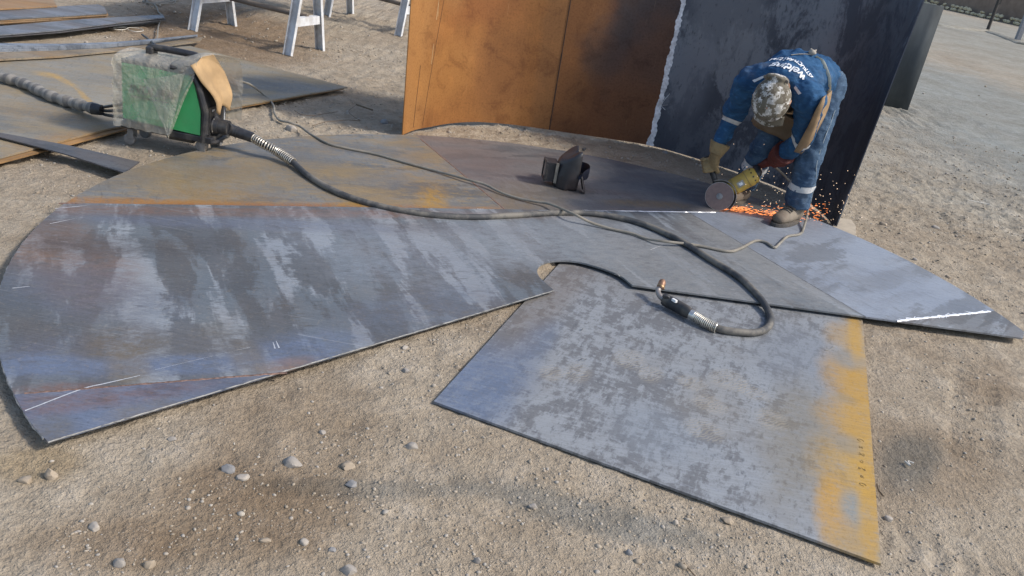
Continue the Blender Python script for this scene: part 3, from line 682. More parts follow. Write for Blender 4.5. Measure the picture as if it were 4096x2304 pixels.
# ------------------------------------------------------------------ sheets and strips, upper left
def strip(name, px, z, th, mat, label, cat='steel sheet', group=None, layers=1, gap=.0):
    q = [G(*p, z) for p in px]; c = sum(q, V(0, 0, 0)) / len(q)
    if layers == 1:
        o = mk(name, MB().prism(q, z - th, z), mat, base=(c.x, c.y, z - th)); tag(o, label, cat, group); return o
    root = empty(name, (c.x, c.y, z - layers * (th + gap)), label, cat, group)
    for k in range(layers):
        zz = z - k * (th + gap); s = [V(p.x + random.uniform(-.012, .012), p.y + random.uniform(-.010, .010), 0) for p in q] if k else q
        mk('sheet', MB().prism(s, zz - th, zz), mat if not isinstance(mat, (list, tuple)) else mat[k % len(mat)], root)
    return root
def oldplate(name, a, b, rust, amt, ang=0.3):
    return steel(name, ang, a, b, (.38, .60), .9, 3.0, rust, amt, metal=.2, rough=.58, tint=((.28, .20, .10), .45))
M_tan = steel('tan_stacked_sheet', A_SEAM + .2, (.19, .185, .165), (.30, .275, .225), (.36, .62), .7, 2.5, (.34, .255, .14), .65, [
    ((195, 303), (245, 310), (190, 292), (.46, .29, .09), .7, .5), ((250, 322), (300, 342), (240, 308), (.46, .29, .09), .75, .5), ((300, 355), (338, 388), (285, 345), (.46, .29, .09), .75, .5), ((345, 395), (378, 432), (325, 388), (.46, .29, .09), .8, .5),
    ((300, 560), (520, 520), (280, 530), (.34, .19, .06), .6, .6), ((200, 460), (420, 480), (180, 430), (.30, .20, .085), .5, .6), ((1050, 260), (1250, 310), (950, 220), (.26, .19, .10), .6, .5), ((1150, 350), (1350, 350), (1050, 330), (.14, .15, .16), .6, .6)],
    metal=.2, rough=.58, z=.03, tint=((.28, .21, .11), .5))
M_rusted = plain('rust_brown_edge', (.22, .115, .045), .8, 0, .4, 12)
tanroot = strip('stacked_sheet', [(1390, 348), (990, 416), (430, 515), (-500, 760), (-700, 330), (0, 243), (420, 212), (760, 183)], .034, .009, M_tan, 'big tan and grey rusty sheet under the wire feeder, corner pointing right', 'steel sheet')
strip('stacked_sheet', [(1375, 354), (990, 422), (545, 506), (-60, 665), (-500, 780), (-600, 400), (700, 250)], .022, .008, plain('rusty_lower_sheet', (.25, .145, .06), .75, .1, .4, 6, (.17, .10, .05), .6), 'rust brown sheet showing as a rim below the big tan sheet', 'steel sheet')
M_str = steel('narrow_strip_steel', .2, (.075, .08, .09), (.13, .135, .145), (.4, .6), 1.5, 4, BRN, .3, metal=.3, z=.05)
strip('narrow_strip', [(-120, 500), (0, 530), (280, 582), (558, 647), (497, 690), (250, 612), (0, 548), (-120, 515)], .048, .006, M_str, 'narrow dark steel strip lying over the sheet corner towards the fan plate', 'steel strip')
M_blueS = steel('blue_grey_strip', -.1, (.13, .15, .18), (.27, .30, .34), (.4, .55), 1.5, 6, None, 0, metal=.35, z=.08)
M_tanS = steel('tan_strip', -.1, (.18, .155, .12), (.29, .235, .165), (.38, .6), 1.2, 5, (.30, .19, .09), .6, metal=.15, rough=.6, z=.06)
M_orgS = steel('orange_strip', -.1, (.23, .15, .08), (.33, .225, .13), (.38, .6), 1.2, 5, (.35, .19, .075), .6, metal=.1, rough=.65, z=.06)
strip('tan_strip', [(-400, 215), (0, 205), (260, 198), (560, 182), (812, 148), (798, 164), (600, 190), (420, 206), (240, 224), (0, 236), (-400, 250)], .055, .012, M_tanS, 'long tan strip lying along the lower side of the blue grey strips', 'steel strip')
for k, (t0, t1) in enumerate(((0.0, .30), (.26, .56), (.52, .80), (.76, 1.0))):
    top = [(-400, 176), (0, 172), (240, 175), (450, 168), (620, 155), (790, 138)]; bot = [(-400, 215), (0, 205), (240, 199), (450, 190), (620, 175), (795, 148)]
    up = [(a[0], a[1] + (b[1] - a[1]) * t0) for a, b in zip(top, bot)]; lo = [(a[0] - 10 * k, a[1] + (b[1] - a[1]) * t1) for a, b in zip(top, bot)]
    strip('curved_strip', up + lo[::-1], .085 - .008 * k, .007, M_blueS, ['uppermost curved blue grey strip of the bundle behind the wire feeder', 'second curved blue grey strip of the bundle behind the wire feeder', 'third curved blue grey strip of the bundle behind the wire feeder', 'lowest curved blue grey strip, next to the long tan strip'][k], 'steel strip', 'curved strips in a bundle')
M_greyS = steel('grey_strip', -.1, (.13, .14, .15), (.22, .23, .25), (.4, .58), 1.2, 4, BRN, .3, metal=.25, rough=.55, z=.06)
strip('grey_strip_pair', [(-400, 130), (0, 104), (330, 76), (652, 58), (658, 70), (460, 92), (240, 120), (0, 139), (-400, 170)], .07, .008, [M_greyS, M_str], 'two long grey strips stacked on the dirt, reaching towards the white trestle', 'steel strip', None, 2, .006)
strip('strip_stack', [(-300, 60), (0, 40), (260, 24), (392, 17), (418, 28), (428, 52), (300, 60), (0, 76), (-300, 92)], .085, .009, [M_greyS, M_orgS, M_orgS, M_orgS], 'stack of wide rusty strips with blunt right end, upper left', 'steel strips', None, 4, .003)
strip('strip_stack', [(-300, 5), (0, -20), (200, -20), (228, 24), (0, 36), (-300, 50)], .10, .009, [M_orgS, M_greyS], 'short brown strips at the very top left corner', 'steel strips', None, 2, .003)

# ------------------------------------------------------------------ trestles with the sheet they carry
M_white = plain('weathered_white_paint', (.62, .64, .66), .6, 0, .12, 20, (.30, .26, .21), .45)
M_plank = plain('dull_rail', (.16, .13, .105), .8, 0, .3, 10)
def trestle(fl, label):
    """fl: two pairs of feet (near, far)"""
    c = sum((Vector(p) for pr in fl for p in pr), V(0, 0, 0)) / 4; H_ = .86
    root = empty('trestle', (c.x, c.y, 0), label, 'trestle', 'white trestles behind')
    mids = []
    for a, b in fl:
        a = Vector(a); b = Vector(b); m = (a + b) / 2; mids.append(m); d = (b - a).normalized(); ax = V(-d.y, d.x, 0)
        for p, s in ((a, -1), (b, 1)):
            t = m + d * s * .07 + V(0, 0, H_); dd = (t - p).normalized(); nrm = dd.cross(ax)
            mb = MB().bar(p, t, .075, .006, nrm)
            e1 = ax * .0365
            mb.bar(p + e1 + nrm * .018, t + e1 + nrm * .018, .006, .032, nrm); mb.bar(p - e1 + nrm * .018, t - e1 + nrm * .018, .006, .032, nrm)
            mk('leg', mb, M_white, root)
        zc = .27; u = zc / H_; pa = a.lerp(m + d * -.07 + V(0, 0, H_), u); pb = b.lerp(m + d * .07 + V(0, 0, H_), u)
        mk('crossbar', MB().bar(pa, pb, .05, .07), M_white, root)
    mk('rail', MB().tube([mids[0] + V(0, 0, .30), mids[1] + V(0, 0, .30)], .022, 10), M_plank, root, True)
    ax = (mids[1] - mids[0]).normalized()
    mk('top_beam', MB().bar(mids[0] - ax * .2 + V(0, 0, H_ + .04), mids[1] + ax * .2 + V(0, 0, H_ + .04), .1, .08), M_white, root, bevel=.004)
    return mids
f = lambda x, y: G(x, y, 0.0)
far4 = f(1595, 150) + (f(1405, 62) - f(1310, 70)) * 1.0
t1 = trestle([(f(775, 125), f(935, 105)), (f(1155, 222), f(1285, 200))], 'white trestle nearest the wire feeder, two A shaped ends')
t2 = trestle([(f(1310, 70), f(1405, 62)), (f(1595, 150), far4)], 'white trestle further back, its right end beside the orange shell edge')
tp = [t1[0] + V(-.25, -.35, 0), t1[1] + V(-.25, -.3, 0), t2[1] + V(-.45, .2, 0), t2[0] + V(-.35, .3, 0)]
tag(mk('raised_plate', MB().prism(tp, .945, .955), M_str, base=(tp[0].x, tp[0].y, .94)), 'steel sheet carried by the two white trestles', 'steel sheet')

# ------------------------------------------------------------------ far wall, stones, posts
w0, w1 = G(3790, 38), G(4096, 107); wd = (w1 - w0).normalized(); wa = w0 - wd * 60; wb = w1 + wd * 20; wnrm = V(-wd.y, wd.x, 0)
if wnrm.x < 0: wnrm = -wnrm
h = NT('brown_rendered_wall'); P_ = h.pos(); c_ = h.ramp(h.noise(P_, 1.2, 6, .65), [(.3, (.16, .115, .085)), (.55, (.225, .17, .13)), (.75, (.29, .225, .175))]); M_wall = h.out(c_, .9)
far = empty('yard_wall', ((w0.x + w1.x) / 2, (w0.y + w1.y) / 2, 0), 'long brown rendered boundary wall across the far side of the yard', 'wall')
mk('wall', MB().box((wa + wb) / 2 + V(0, 0, .55) + wnrm * .1, (wb - wa) / 2, wnrm * .1, V(0, 0, .65)), M_wall, far)
mk('coping', MB().box((wa + wb) / 2 + V(0, 0, 1.24) + wnrm * .1, (wb - wa) / 2, wnrm * .15, V(0, 0, .04)), plain('grey_coping', (.36, .37, .38), .8), far)
bb = w0 + wnrm * 14
tag(mk('long_building', MB().box(bb + V(0, 0, 1.6), wd * 50, wnrm * 3, V(0, 0, 1.75)), plain('pale_grey_cladding', (.50, .53, .57), .7, 0, .08, .5), base=(bb.x, bb.y, 0)), 'pale grey low building beyond the brown wall', 'building')
M_pstone = plain('pale_yellow_stone', (.62, .53, .34), .9, 0, .3, 3)
def rock(c, sx, sy, sz, mat, seed, rot=0.0, sub=2, rough=.25, angular=0.0):
    bm = bmesh.new(); bmesh.ops.create_icosphere(bm, subdivisions=sub, radius=1.0); mb = MB(); ca, sa = math.cos(rot), math.sin(rot)
    for v in bm.verts:
        p = v.co; k = 1 + rough * mnoise.noise(p * 1.1 + V(seed * 3.1, seed * 1.7, 0)) + rough * .5 * mnoise.noise(p * 2.7 + V(seed, 0, seed * 2.3))
        q = p * k
        rr_ = random.Random(int(seed * 7 + 1))
        for _ in range(7 if rough > .2 else 0):
            nn_ = V(rr_.gauss(0, 1), rr_.gauss(0, 1), rr_.gauss(0, .8)).normalized(); d_ = rr_.uniform(.55, .9); e_ = q.dot(nn_) - d_
            if e_ > 0: q = q - nn_ * e_ * .88
        q = q + p * .05 * rough * 4 * mnoise.noise(p * 6 + V(seed, 0, 0))
        if angular:
            q = V(*(max(-.78, min(.78, t)) if random.Random(seed + i).random() < .9 else t for i, t in enumerate(q)))
        x, y = q.x * sx, q.y * sy; mb.v.append(Vector(c) + V(x * ca - y * sa, x * sa + y * ca, q.z * sz))
    mb.f = [tuple(v.index for v in f_.verts) for f_ in bm.faces]; bm.free(); return mb
k = 0
for row, (dz, nn) in enumerate(((0, 44), (.16, 40))):
    for i in range(nn):
        p = w0 + wd * (-5 + i * (14.5 / nn) + random.uniform(-.06, .06)) - wnrm * (.35 + .25 * random.random() * (1 - row)); k += 1
        if row and random.random() < .25: continue
        tag(mk('stone', rock(p + V(0, 0, .09 + dz), .19 * random.uniform(.7, 1.2), .15, .10 * random.uniform(.8, 1.2), M_pstone, k, math.atan2(wd.y, wd.x), 1), M_pstone, base=(p.x, p.y, dz)), 'pale yellow stone in the row along the foot of the brown wall', 'stone', 'stones along the far wall')
pp = G(3948, 126); tag(mk('pole', MB().tube([pp + V(0, 0, -.05), pp + V(0, 0, 2.5), pp + V(0, 0, 4.5)], [.06, .058, .05], 10).box(pp + V(.05, 0, 1.1), V(.04, 0, 0), V(0, .05, 0), V(0, 0, .12)), plain('dark_pole', (.05, .045, .04), .8), smooth=True, base=(pp.x, pp.y, 0)), 'thin dark pole standing in the yard before the brown wall', 'pole')
p2 = G(4066, 168); tag(mk('post', MB().box(p2 + V(0, 0, 1.5), V(.075, 0, 0), V(0, .075, 0), V(0, 0, 1.6)), plain('grey_post', (.22, .225, .24), .7), base=(p2.x, p2.y, 0), bevel=.01), 'grey square post at the right edge before the brown wall', 'post')
mn = [p2 + V(.1, -.1, 0), pp.copy(), G(3760, 100)]
mb = MB(); path = catmull([p2 + (p2 - pp) * .3, p2, pp, G(3760, 103), G(3600, 66)], 10)  # added ridge, stands in for the dark shadow band between the feet
mb.tube([p + V(0, 0, -.02) for p in path], [.35 + .12 * mnoise.noise(p * .9) for p in path], 10, .10, lat=(0, 1, 0))
tag(mk('shadow_band_ridge', mb, ground.data.materials[0], smooth='all', base=(path[10].x, path[10].y, 0)), 'added low ridge standing in for the shadow band past pole and post', None, None, 'structure')
# ------------------------------------------------------------------ wire feeder
FA = V(-2.117, 4.197, .1); FB = V(-1.657, 4.173, .1); FC = V(-1.587, 4.37, .1)
fu = (FB - FA); FL = fu.length; fu.normalize(); fw = V(-fu.y, fu.x, 0); FWD = .215; FH = .345
def F(u, w, z): return FA + fu * u + fw * w + V(0, 0, z)         # u along, w away from the camera, z above the tray
feeder = empty('wire_feeder', F(FL / 2, FWD / 2, -.1), 'green and black welding wire feeder on small casters beside the fan plate', 'wire feeder')
M_green = plain('green_paint', (.06, .43, .14), .38, 0, .08, 8, (.16, .17, .11), .25)
M_black = plain('black_plastic', (.022, .023, .027), .45, 0, .3, 40, (.16, .14, .11), .35)
M_blackg = plain('dusty_black_metal', (.035, .036, .04), .5, .2, .3, 30, (.20, .17, .13), .5)
M_caster = plain('grey_caster', (.17, .165, .16), .6, .1, .3, 40, (.25, .21, .16), .5)
M_steelr = plain('zinc_wire', (.62, .58, .50), .3, .8, .2, 50)
prof = [(0, .035), (FL - .012, .035), (FL - .012, .16), (FL - .055, .29), (FL - .09, FH), (0, FH)]
def profsolid(pr, w0_, w1_):
    mb = MB(); n = len(pr); mb.v = [F(u, w0_, z) for u, z in pr] + [F(u, w1_, z) for u, z in pr]
    mb.f = [tuple(range(n)), tuple(range(2 * n - 1, n - 1, -1))] + [(i, n + i, n + (i + 1) % n, (i + 1) % n) for i in range(n)]; return mb
mk('body', profsolid([(u, z) for u, z in prof], .006, FWD - .006), M_blackg, feeder)
mk('side_panel', profsolid([(.004, .045), (FL - .045, .03), (FL - .045, .155), (FL - .075, .275), (FL - .10, FH - .02), (.004, FH - .02)], -.002, .0055), M_green, feeder, bevel=.0015)
mk('side_panel', profsolid([(.004, .045), (FL - .045, .03), (FL - .045, .155), (FL - .075, .275), (FL - .10, FH - .02), (.004, FH - .02)], FWD - .0055, FWD + .002), M_green, feeder, bevel=.0015)
for w_ in (.002, FWD - .002):       # black bezel along the front edges
    mk('front_frame', MB().tube([F(FL - .03, w_, -.0), F(FL - .02, w_, .155), F(FL - .058, w_, .28), F(FL - .095, w_, FH + .004), F(FL - .2, w_, FH + .006)], .016, 8), M_black, feeder, True)
mk('tray', MB().box(F(FL / 2 + .005, FWD / 2, .012), fu * (FL / 2 + .012), fw * (FWD / 2 + .008), V(0, 0, .016)), M_black, feeder, bevel=.004)
mk('base_sump', MB().tube([F(FL * .50, FWD * .25, -.005), F(FL * .78, FWD * .25, -.005)], [.045, .045], 12, .028, lat=fw), M_black, feeder, True)
mk('front_bumper', MB().tube([F(FL + .008, .0, .005), F(FL + .02, .03, .0), F(FL + .02, FWD - .03, .0), F(FL + .008, FWD, .005)], .011, 8), M_black, feeder, True)
FN = fu                                                          # front face looks along fu
M_whitel = plain('white_label', (.75, .75, .74), .5)
M_mark = plain('pale_print', (.55, .56, .56), .5)
panel = mk('front_panel', MB().box(F(FL - .012, FWD / 2, .10), fu * .004, fw * (FWD / 2 - .022), V(0, 0, .075)), M_black, feeder)
mk('panel_label', MB().box(F(FL - .0072, .065, .155), fu * .001, fw * .013, V(0, 0, .005)), M_whitel, panel)
mk('panel_label', MB().box(F(FL - .0072, .125, .152), fu * .001, fw * .007, V(0, 0, .008)), M_whitel, panel)
mk('front_rod', MB().tube([F(FL + .004, FWD - .045, .03), F(FL + .004, FWD - .045, .175), F(FL - .03, FWD - .045, .25)], .0035, 6), M_mark, feeder, True)
# socket and collar
so = F(FL - .008, .075, .075)
mk('socket', MB().lathe(so, fu, [(0, .05), (.008, .05), (.012, .043), (.03, .040), (.032, .03)], 24), M_black, feeder, True)
for k in range(4):
    a = R(30 + 90 * k); mk('socket_screw', MB().lathe(so + (fw * math.cos(a) + V(0, 0, 1) * math.sin(a)) * .044 + fu * .008, fu, [(0, .005), (.003, .005), (.004, .003)], 8), M_steelr, feeder)
for u, w_ in ((.035, .03), (FL - .035, .02), (.035, FWD - .03), (FL - .035, FWD - .02)):
    p = F(u, w_, -.1); z0 = gz(p.x, p.y) if u < .1 else PZ if (Vector((p.x, p.y)) - CC).length < CR else gz(p.x, p.y); z0 = max(z0, 0.0); hz_ = .1 - z0
    b_ = V(p.x, p.y, z0); r_ = .030
    cs = mk('caster', MB().lathe(b_ + V(0, 0, hz_ - .014), V(0, 0, 1), [(0, .020), (.010, .020), (.014, .012)], 14).box(b_ + V(0, 0, hz_ - .035) + fw * .019, fu * .016, fw * .002, V(0, 0, .024)).box(b_ + V(0, 0, hz_ - .035) - fw * .019, fu * .016, fw * .002, V(0, 0, .024)), M_caster, feeder, bevel=.0015)
    mk('wheel', MB().lathe(b_ + V(0, 0, r_) - fw * .014 - fu * .012, fw, [(0, .012), (0, r_ - .005), (.004, r_), (.024, r_), (.028, r_ - .005), (.028, .012)], 20), M_caster, cs, True)
# handle on top
hd = [F(.10, FWD / 2, FH - .01), F(.10, FWD / 2, FH + .045), F(.125, FWD / 2, FH + .062), F(FL - .14, FWD / 2, FH + .062), F(FL - .11, FWD / 2, FH + .045), F(FL - .10, FWD / 2, FH - .01)]
mk('handle', MB().tube(catmull(hd, 4), .017, 10), M_black, feeder, True)
mk('handle_post', MB().box(F(.105, FWD / 2, FH + .03), fu * .018, fw * .034, V(0, 0, .036)), M_black, feeder, bevel=.008)
# lettering on the side panel, half under the plastic
def text_mesh(body, size, shear=0.0, ext=0.0, bold=0.0):
    cu = bpy.data.curves.new('t', 'FONT'); cu.body = body; cu.size = size; cu.shear = shear; cu.extrude = ext; cu.offset = bold; cu.resolution_u = 3; cu.align_x = 'CENTER'; cu.align_y = 'CENTER'
    o = bpy.data.objects.new('t', cu); COL.objects.link(o); bpy.context.view_layer.update()
    me_ = bpy.data.meshes.new_from_object(o.evaluated_get(bpy.context.evaluated_depsgraph_get())); vs_ = [v.co.copy() for v in me_.vertices]; fs_ = [tuple(p.vertices) for p in me_.polygons]
    bpy.data.objects.remove(o); bpy.data.curves.remove(cu); bpy.data.meshes.remove(me_); return vs_, fs_
M_letter = plain('dark_green_print', (.012, .045, .022), .5)
vs_, fs_ = text_mesh('INDURA', .062, .25, 0, .0012)
mb = MB(); mb.add([F(.155 + v.x, -.0035, .205 + v.y) for v in vs_], fs_); mk('lettering', mb, M_letter, feeder)
mk('lettering_rule', MB().box(F(.15, -.0035, .168), fu * .10, V(0, 0, .003), fw * .0006), M_letter, feeder)

# ------------------------------------------------------------------ plastic cover draped over the feeder
h = NT('dusty_clear_plastic'); P_ = h.obj(); n_ = h.noise(P_, 14, 5, .6); w_ = h.noise(P_, 55, 3, .6)
pc = h.mix(h.mr(n_, .35, .7), (.70, .67, .58), (.48, .43, .35))
tr = h.node('ShaderNodeBsdfTransparent'); tr.inputs[0].default_value = (.93, .93, .90, 1)
df = h.node('ShaderNodeBsdfPrincipled'); h.put(df.inputs['Base Color'], pc); df.inputs['Roughness'].default_value = .28; df.inputs['Specular IOR Level'].default_value = .7
bu = h.bump(h.ma('ADD', n_, h.ma('MULTIPLY', w_, .4)), .8, .02); h.put(df.inputs['Normal'], bu)
mx = h.node('ShaderNodeMixShader'); h.put(mx.inputs[0], h.mr(n_, .3, .7, .28, .50)); h.t.links.new(tr.outputs[0], mx.inputs[1]); h.t.links.new(df.outputs[0], mx.inputs[2]); h.t.links.new(mx.outputs[0], h.o.inputs[0]); M_plas = h.m
cover = empty('plastic_cover', F(FL / 2, FWD / 2, FH), 'dusty translucent plastic sheet draped over the green wire feeder', 'plastic sheet')
def drape():
    nu, ns = 46, 60; Pn = []
    for i in range(nu + 1):
        t = i / nu; row = []; u = -.03 + (FL - .035) * t; uu = u / FL; u_far = u + .13 * sstep(.55, 1.0, t)
        drop_n = .335 if uu < .60 else max(.03, .335 * (1 - (uu - .60) / .32))
        drop_f = .30
        bul = max(0, math.sin(min(1, max(0, (uu - .55) / .55)) * math.pi)) * .034      # puffed up over the front
        top = FH + .012 + bul
        for j in range(ns + 1):
            s = j / ns
            if s < .38:   # near drop
                k = 1 - s / .38; w_ = -.012 - .012 * math.sin(k * 3) - .02 * k * k; z = top - .012 - k * drop_n
                w_ += .010 * mnoise.noise(V(u * 9, k * 3, 1)) * (k + .2)
            elif s < .62:
                k = (s - .38) / .24; w_ = -.012 + (FWD + .03) * k; z = top + .022 * math.sin(k * math.pi) * (1 + bul * 18)
            else:
                k = (s - .62) / .38; w_ = FWD + .018 + .015 * math.sin(k * 3) + .05 * k * max(0, uu - .6); z = top - .012 - k * drop_f
                w_ += .012 * mnoise.noise(V(u * 8, k * 3, 5)) * (k + .2)
            d = .006 * mnoise.noise(V(u * 30, s * 18, 0)) + .008 * mnoise.noise(V(u * 11, s * 7, 3))
            un = u + (u_far - u) * sstep(.42, .66, s) + .006 * mnoise.noise(V(s * 20, u * 4, 7))
            row.append(F(un, w_ + (d if s < .38 or s > .62 else 0), z + d * .8))
        Pn.append(row)
    return Pn
mk('sheet', MB().grid(drape()), M_plas, cover, 'all')
# end hanging down at the rear
Pn = [[F(-.032 - .01 * math.sin(k * 2) + .006 * mnoise.noise(V(w__ * 4, k * 5, 0)), -.02 + (FWD + .04) * w__ / 8, FH + .004 - k * .33 / 10) for w__ in range(9)] for k in range(11)]
mk('rear_fold', MB().grid(Pn), M_plas, cover, 'all')
# loose triangular flap doubled over the near side
A_, B_, C_ = F(.13, -.024, FH - .075), F(FL - .115, -.024, FH - .005), F(FL * .60, -.052, .0)
Pn = []
for i in range(15):
    k = i / 14; a_ = A_.lerp(C_, k); b_ = B_.lerp(C_, k); Pn.append([a_.lerp(b_, j / 12) - fw * (.012 * math.sin(j / 12 * math.pi) * (1 - k) + .006 * mnoise.noise(V(i * .4, j * .4, 2)) + .006) for j in range(13)])
mk('flap', MB().grid(Pn), M_plas, cover, 'all')
# leather rag hung over the front
lp = V(0, 0, 0)
rag = []
NR, NC = 14, 16
for i in range(NR + 1):
    k = i / NR; row = []
    lo = -.034 + .055 * sstep(.12, .75, k); hi = FWD + .005 + .035 * math.sin(math.pi * min(1, k * 1.25)) - .045 * sstep(.6, 1.0, k)
    for j in range(NC + 1):
        s = j / NC; w_ = lo + (hi - lo) * s; z = FH + .040 - k * .225 - (.018 * math.sin(s * 9) * k * k) + .02 * math.sin(s * math.pi) * (1 - k) + (.02 * s) * (1 - k)
        base_u = FL - .105 + .10 * min(1, k * 1.3)
        u_ = base_u + .018 + .016 * math.sin(s * 8.5 + .8) * (.3 + k) + .012 * mnoise.noise(V(s * 3, k * 3, 3)) + .020 * math.sin(s * math.pi)
        row.append(F(u_, w_, z))
    rag.append(row)
M_leather = plain('tan_leather', (.37, .245, .12), .75, 0, .22, 9, (.25, .15, .07), .35, .004)
tag(mk('leather_rag', MB().grid(rag), M_leather, None, 'all', base=F(FL, FWD / 2, FH - .17), solid=.003), 'tan leather piece hanging over the front of the wire feeder', 'leather')

# wrapped hose and its three leads
hp = [G(-260, 250, .06), G(0, 308, .065), G(100, 336, .065), G(200, 383, .065), G(300, 414, .07), G(392, 438, .09)]
hose = empty('wrapped_hose', (hp[2].x, hp[2].y, .034), 'thick grey taped hose bundle running from the left edge to the wire feeder', 'hose')
hq = catmull(hp, 12)
h = NT('dirty_grey_tape'); P_ = h.obj(); wv = h.node('ShaderNodeTexWave'); wv.wave_type = 'BANDS'; h.put(wv.inputs['Vector'], h.mp(P_, (1, 1, 1), R(20))); wv.inputs['Scale'].default_value = 4.5; wv.inputs['Distortion'].default_value = 4
c_ = h.mix(h.mr(wv.outputs[1], .3, .7), (.12, .115, .11), (.27, .25, .22)); M_tape = h.out(h.mix(h.mr(h.noise(P_, 25, 4, .6), .4, .7), c_, (.20, .18, .15)), .75)
mk('sleeve', MB().tube(hq, [.030 + .004 * math.sin(i * .9) for i in range(len(hq))], 12), M_tape, hose, True)
for k in range(3):
    mk('lead', MB().tube(catmull([hp[-1] + V(-.02, 0, 0), hp[-1] + V(.04, 0, .022 - .022 * k), F(-.02, .06, .10 - .035 * k), F(.02, .06, .10 - .035 * k)], 5), .0085, 8), M_black, hose, True)
mk('boot', MB().tube([hp[-1] + V(-.03, 0, 0), hp[-1] + V(.02, 0, 0)], [.033, .029], 12), M_black, hose, True)

# ------------------------------------------------------------------ welding torch with its cable
torch = empty('welding_torch', G(2700, 1215, QZ), 'black welding torch with long dark cable looping from the feeder onto the square plate', 'welding torch')
CRAD = .0155
cz = PZ + CRAD
dirp = (onplane(1000, 545, so, fw) - so); dirp = V(fu.x, fu.y, -.16).normalized()
pl = [so + fu * .02, so + fu * .06 + V(0, 0, .0), G(925, 520, .155), G(1010, 550, .135)]
mk('plug', MB().tube(catmull(pl[1:], 6), [.034 - .0006 * i for i in range(13)], 16), M_black, torch, True)
mk('plug_collar', MB().tube([pl[0], pl[1] + fu * .02], .038, 20), M_black, torch, True)
gp = catmull(pl[1:], 6)
for i in (4, 6, 8): mk('plug_rib', MB().tube([gp[i] - (gp[i + 1] - gp[i]) * .12, gp[i] + (gp[i + 1] - gp[i]) * .12], .036 - .0006 * i, 16), M_blackg, torch, True)
mk('plug_tag', MB().box(gp[3] + V(0, -.012, .031), fu * .009, fw * .010, V(0, 0, .003)), M_whitel, torch)
sp1 = [G(1008, 549, .135), G(1060, 580, .115), G(1115, 610, .09), G(1172, 650, .07)]
mk('strain_spring', spring(MB(), sp1, .022, .0031, 21), M_steelr, torch, True)
cab = sp1 + [G(1232, 702, .060), G(1330, 760, cz + .004), G(1450, 806, cz), G(1600, 841, cz), G(1750, 862, cz), G(1900, 868, cz), G(2050, 862, cz), G(2250, 851, cz), G(2400, 858, cz), G(2560, 892, cz), G(2700, 952, cz), G(2850, 1042, cz), G(2960, 1112, cz), G(3040, 1192, cz - .006), G(3080, 1262, QZ + CRAD), G(3072, 1308, QZ + CRAD), G(3020, 1330, QZ + CRAD), G(2940, 1327, QZ + CRAD), G(2862, 1310, QZ + CRAD + .002), G(2775, 1263, .045)]
h = NT('dusty_black_rubber'); P_ = h.obj(); c_ = h.mix(h.mr(h.noise(P_, 6, 5, .65), .42, .62), (.045, .047, .05), (.17, .155, .13)); M_rub = h.out(c_, .7)
mk('cable', MB().tube(catmull(cab, 12), CRAD, 12), M_rub, torch, True)
sp2 = [G(2868, 1313, QZ + .02), G(2820, 1291, .042), G(2776, 1264, .047)]
mk('strain_spring', spring(MB(), sp2, .020, .0026, 15), M_steelr, torch, True)
mk('ferrule', MB().tube([G(2782, 1267, .046), G(2762, 1256, .048)], .022, 16), plain('nickel', (.6, .58, .54), .3, .8), torch, True)
hb = [G(2764, 1257, .048), G(2735, 1240, .05), G(2700, 1220, .05), G(2668, 1204, .05), G(2650, 1196, .052)]
hn = mk('torch_handle', MB().tube(catmull(hb, 5), [.021, .024, .026, .027, .028, .028, .028, .028, .028, .028, .028, .028, .028, .028, .028, .027, .026, .026, .025, .022, .020], 14, [.019 + .001 * (i % 20) / 5 for i in range(21)], lat=(0, 0, 1)), M_blackg, torch, True)
mk('trigger', MB().bar(G(2706, 1207, .078), G(2690, 1197, .078), .013, .012), M_whitel, hn, bevel=.002)
mk('switch_bump', rock(G(2665, 1185, .073), .020, .016, .010, M_blackg, 5), M_black, hn, True)
nk = [G(2652, 1197, .052), G(2638, 1182, .058), G(2632, 1165, .066), G(2638, 1150, .078), G(2645, 1140, .088)]
mk('swan_neck', MB().tube(catmull(nk, 6), .0115, 12), plain('grey_neck', (.30, .27, .25), .5, .4), torch, True)
mk('nozzle', MB().tube([G(2641, 1152, .077), G(2646, 1140, .088), G(2650, 1126, .100), G(2651, 1122, .103)], [.0155, .0165, .015, .011], 16), plain('copper_brown', (.26, .15, .095), .5, .5, .3, 60), torch, True)
mk('nozzle_ring', MB().tube([G(2642, 1150, .079), G(2643.5, 1147, .0815)], .018, 14), plain('brass_ring', (.35, .25, .13), .4, .6), torch, True)

# ------------------------------------------------------------------ power cord
cp = [(963, 325, .20), (1000, 338, .14), (1040, 366, .055), (1075, 395, .03), (1095, 425, .014), (1098, 452, .012), (1118, 480, .012), (1160, 491, .020), (1200, 506, .012), (1240, 535, .040), (1290, 563, .050), (1330, 580, .049), (1410, 598, .048), (1500, 616, .048), (1620, 650, .048), (1750, 685, .05), (1870, 718, .058), (1940, 738, .058), (2000, 768, .052), (2070, 792, .05), (2141, 806, .055), (2200, 816, .065), (2293, 855, .085), (2364, 890, .06), (2440, 914, .05), (2528, 934, .05), (2587, 955, .05), (2663, 966, .065), (2786, 981, .05), (2909, 1005, .048), (2962, 993, .048), (3020, 964, .048), (3062, 969, .048), (3097, 990, .048), (3120, 972, .048), (3150, 946, .048), (3197, 937, .048), (3214, 914, .05)]
cpt = [G(*p) for p in cp] + [V(1.64, 4.93, .11), V(1.60, 5.05, .16), V(1.46, 5.10, .26), V(1.33, 5.01, .32)]
M_cord = plain('grey_rubber_cord', (.20, .185, .155), .7, 0, .25, 14, (.28, .24, .18), .5)
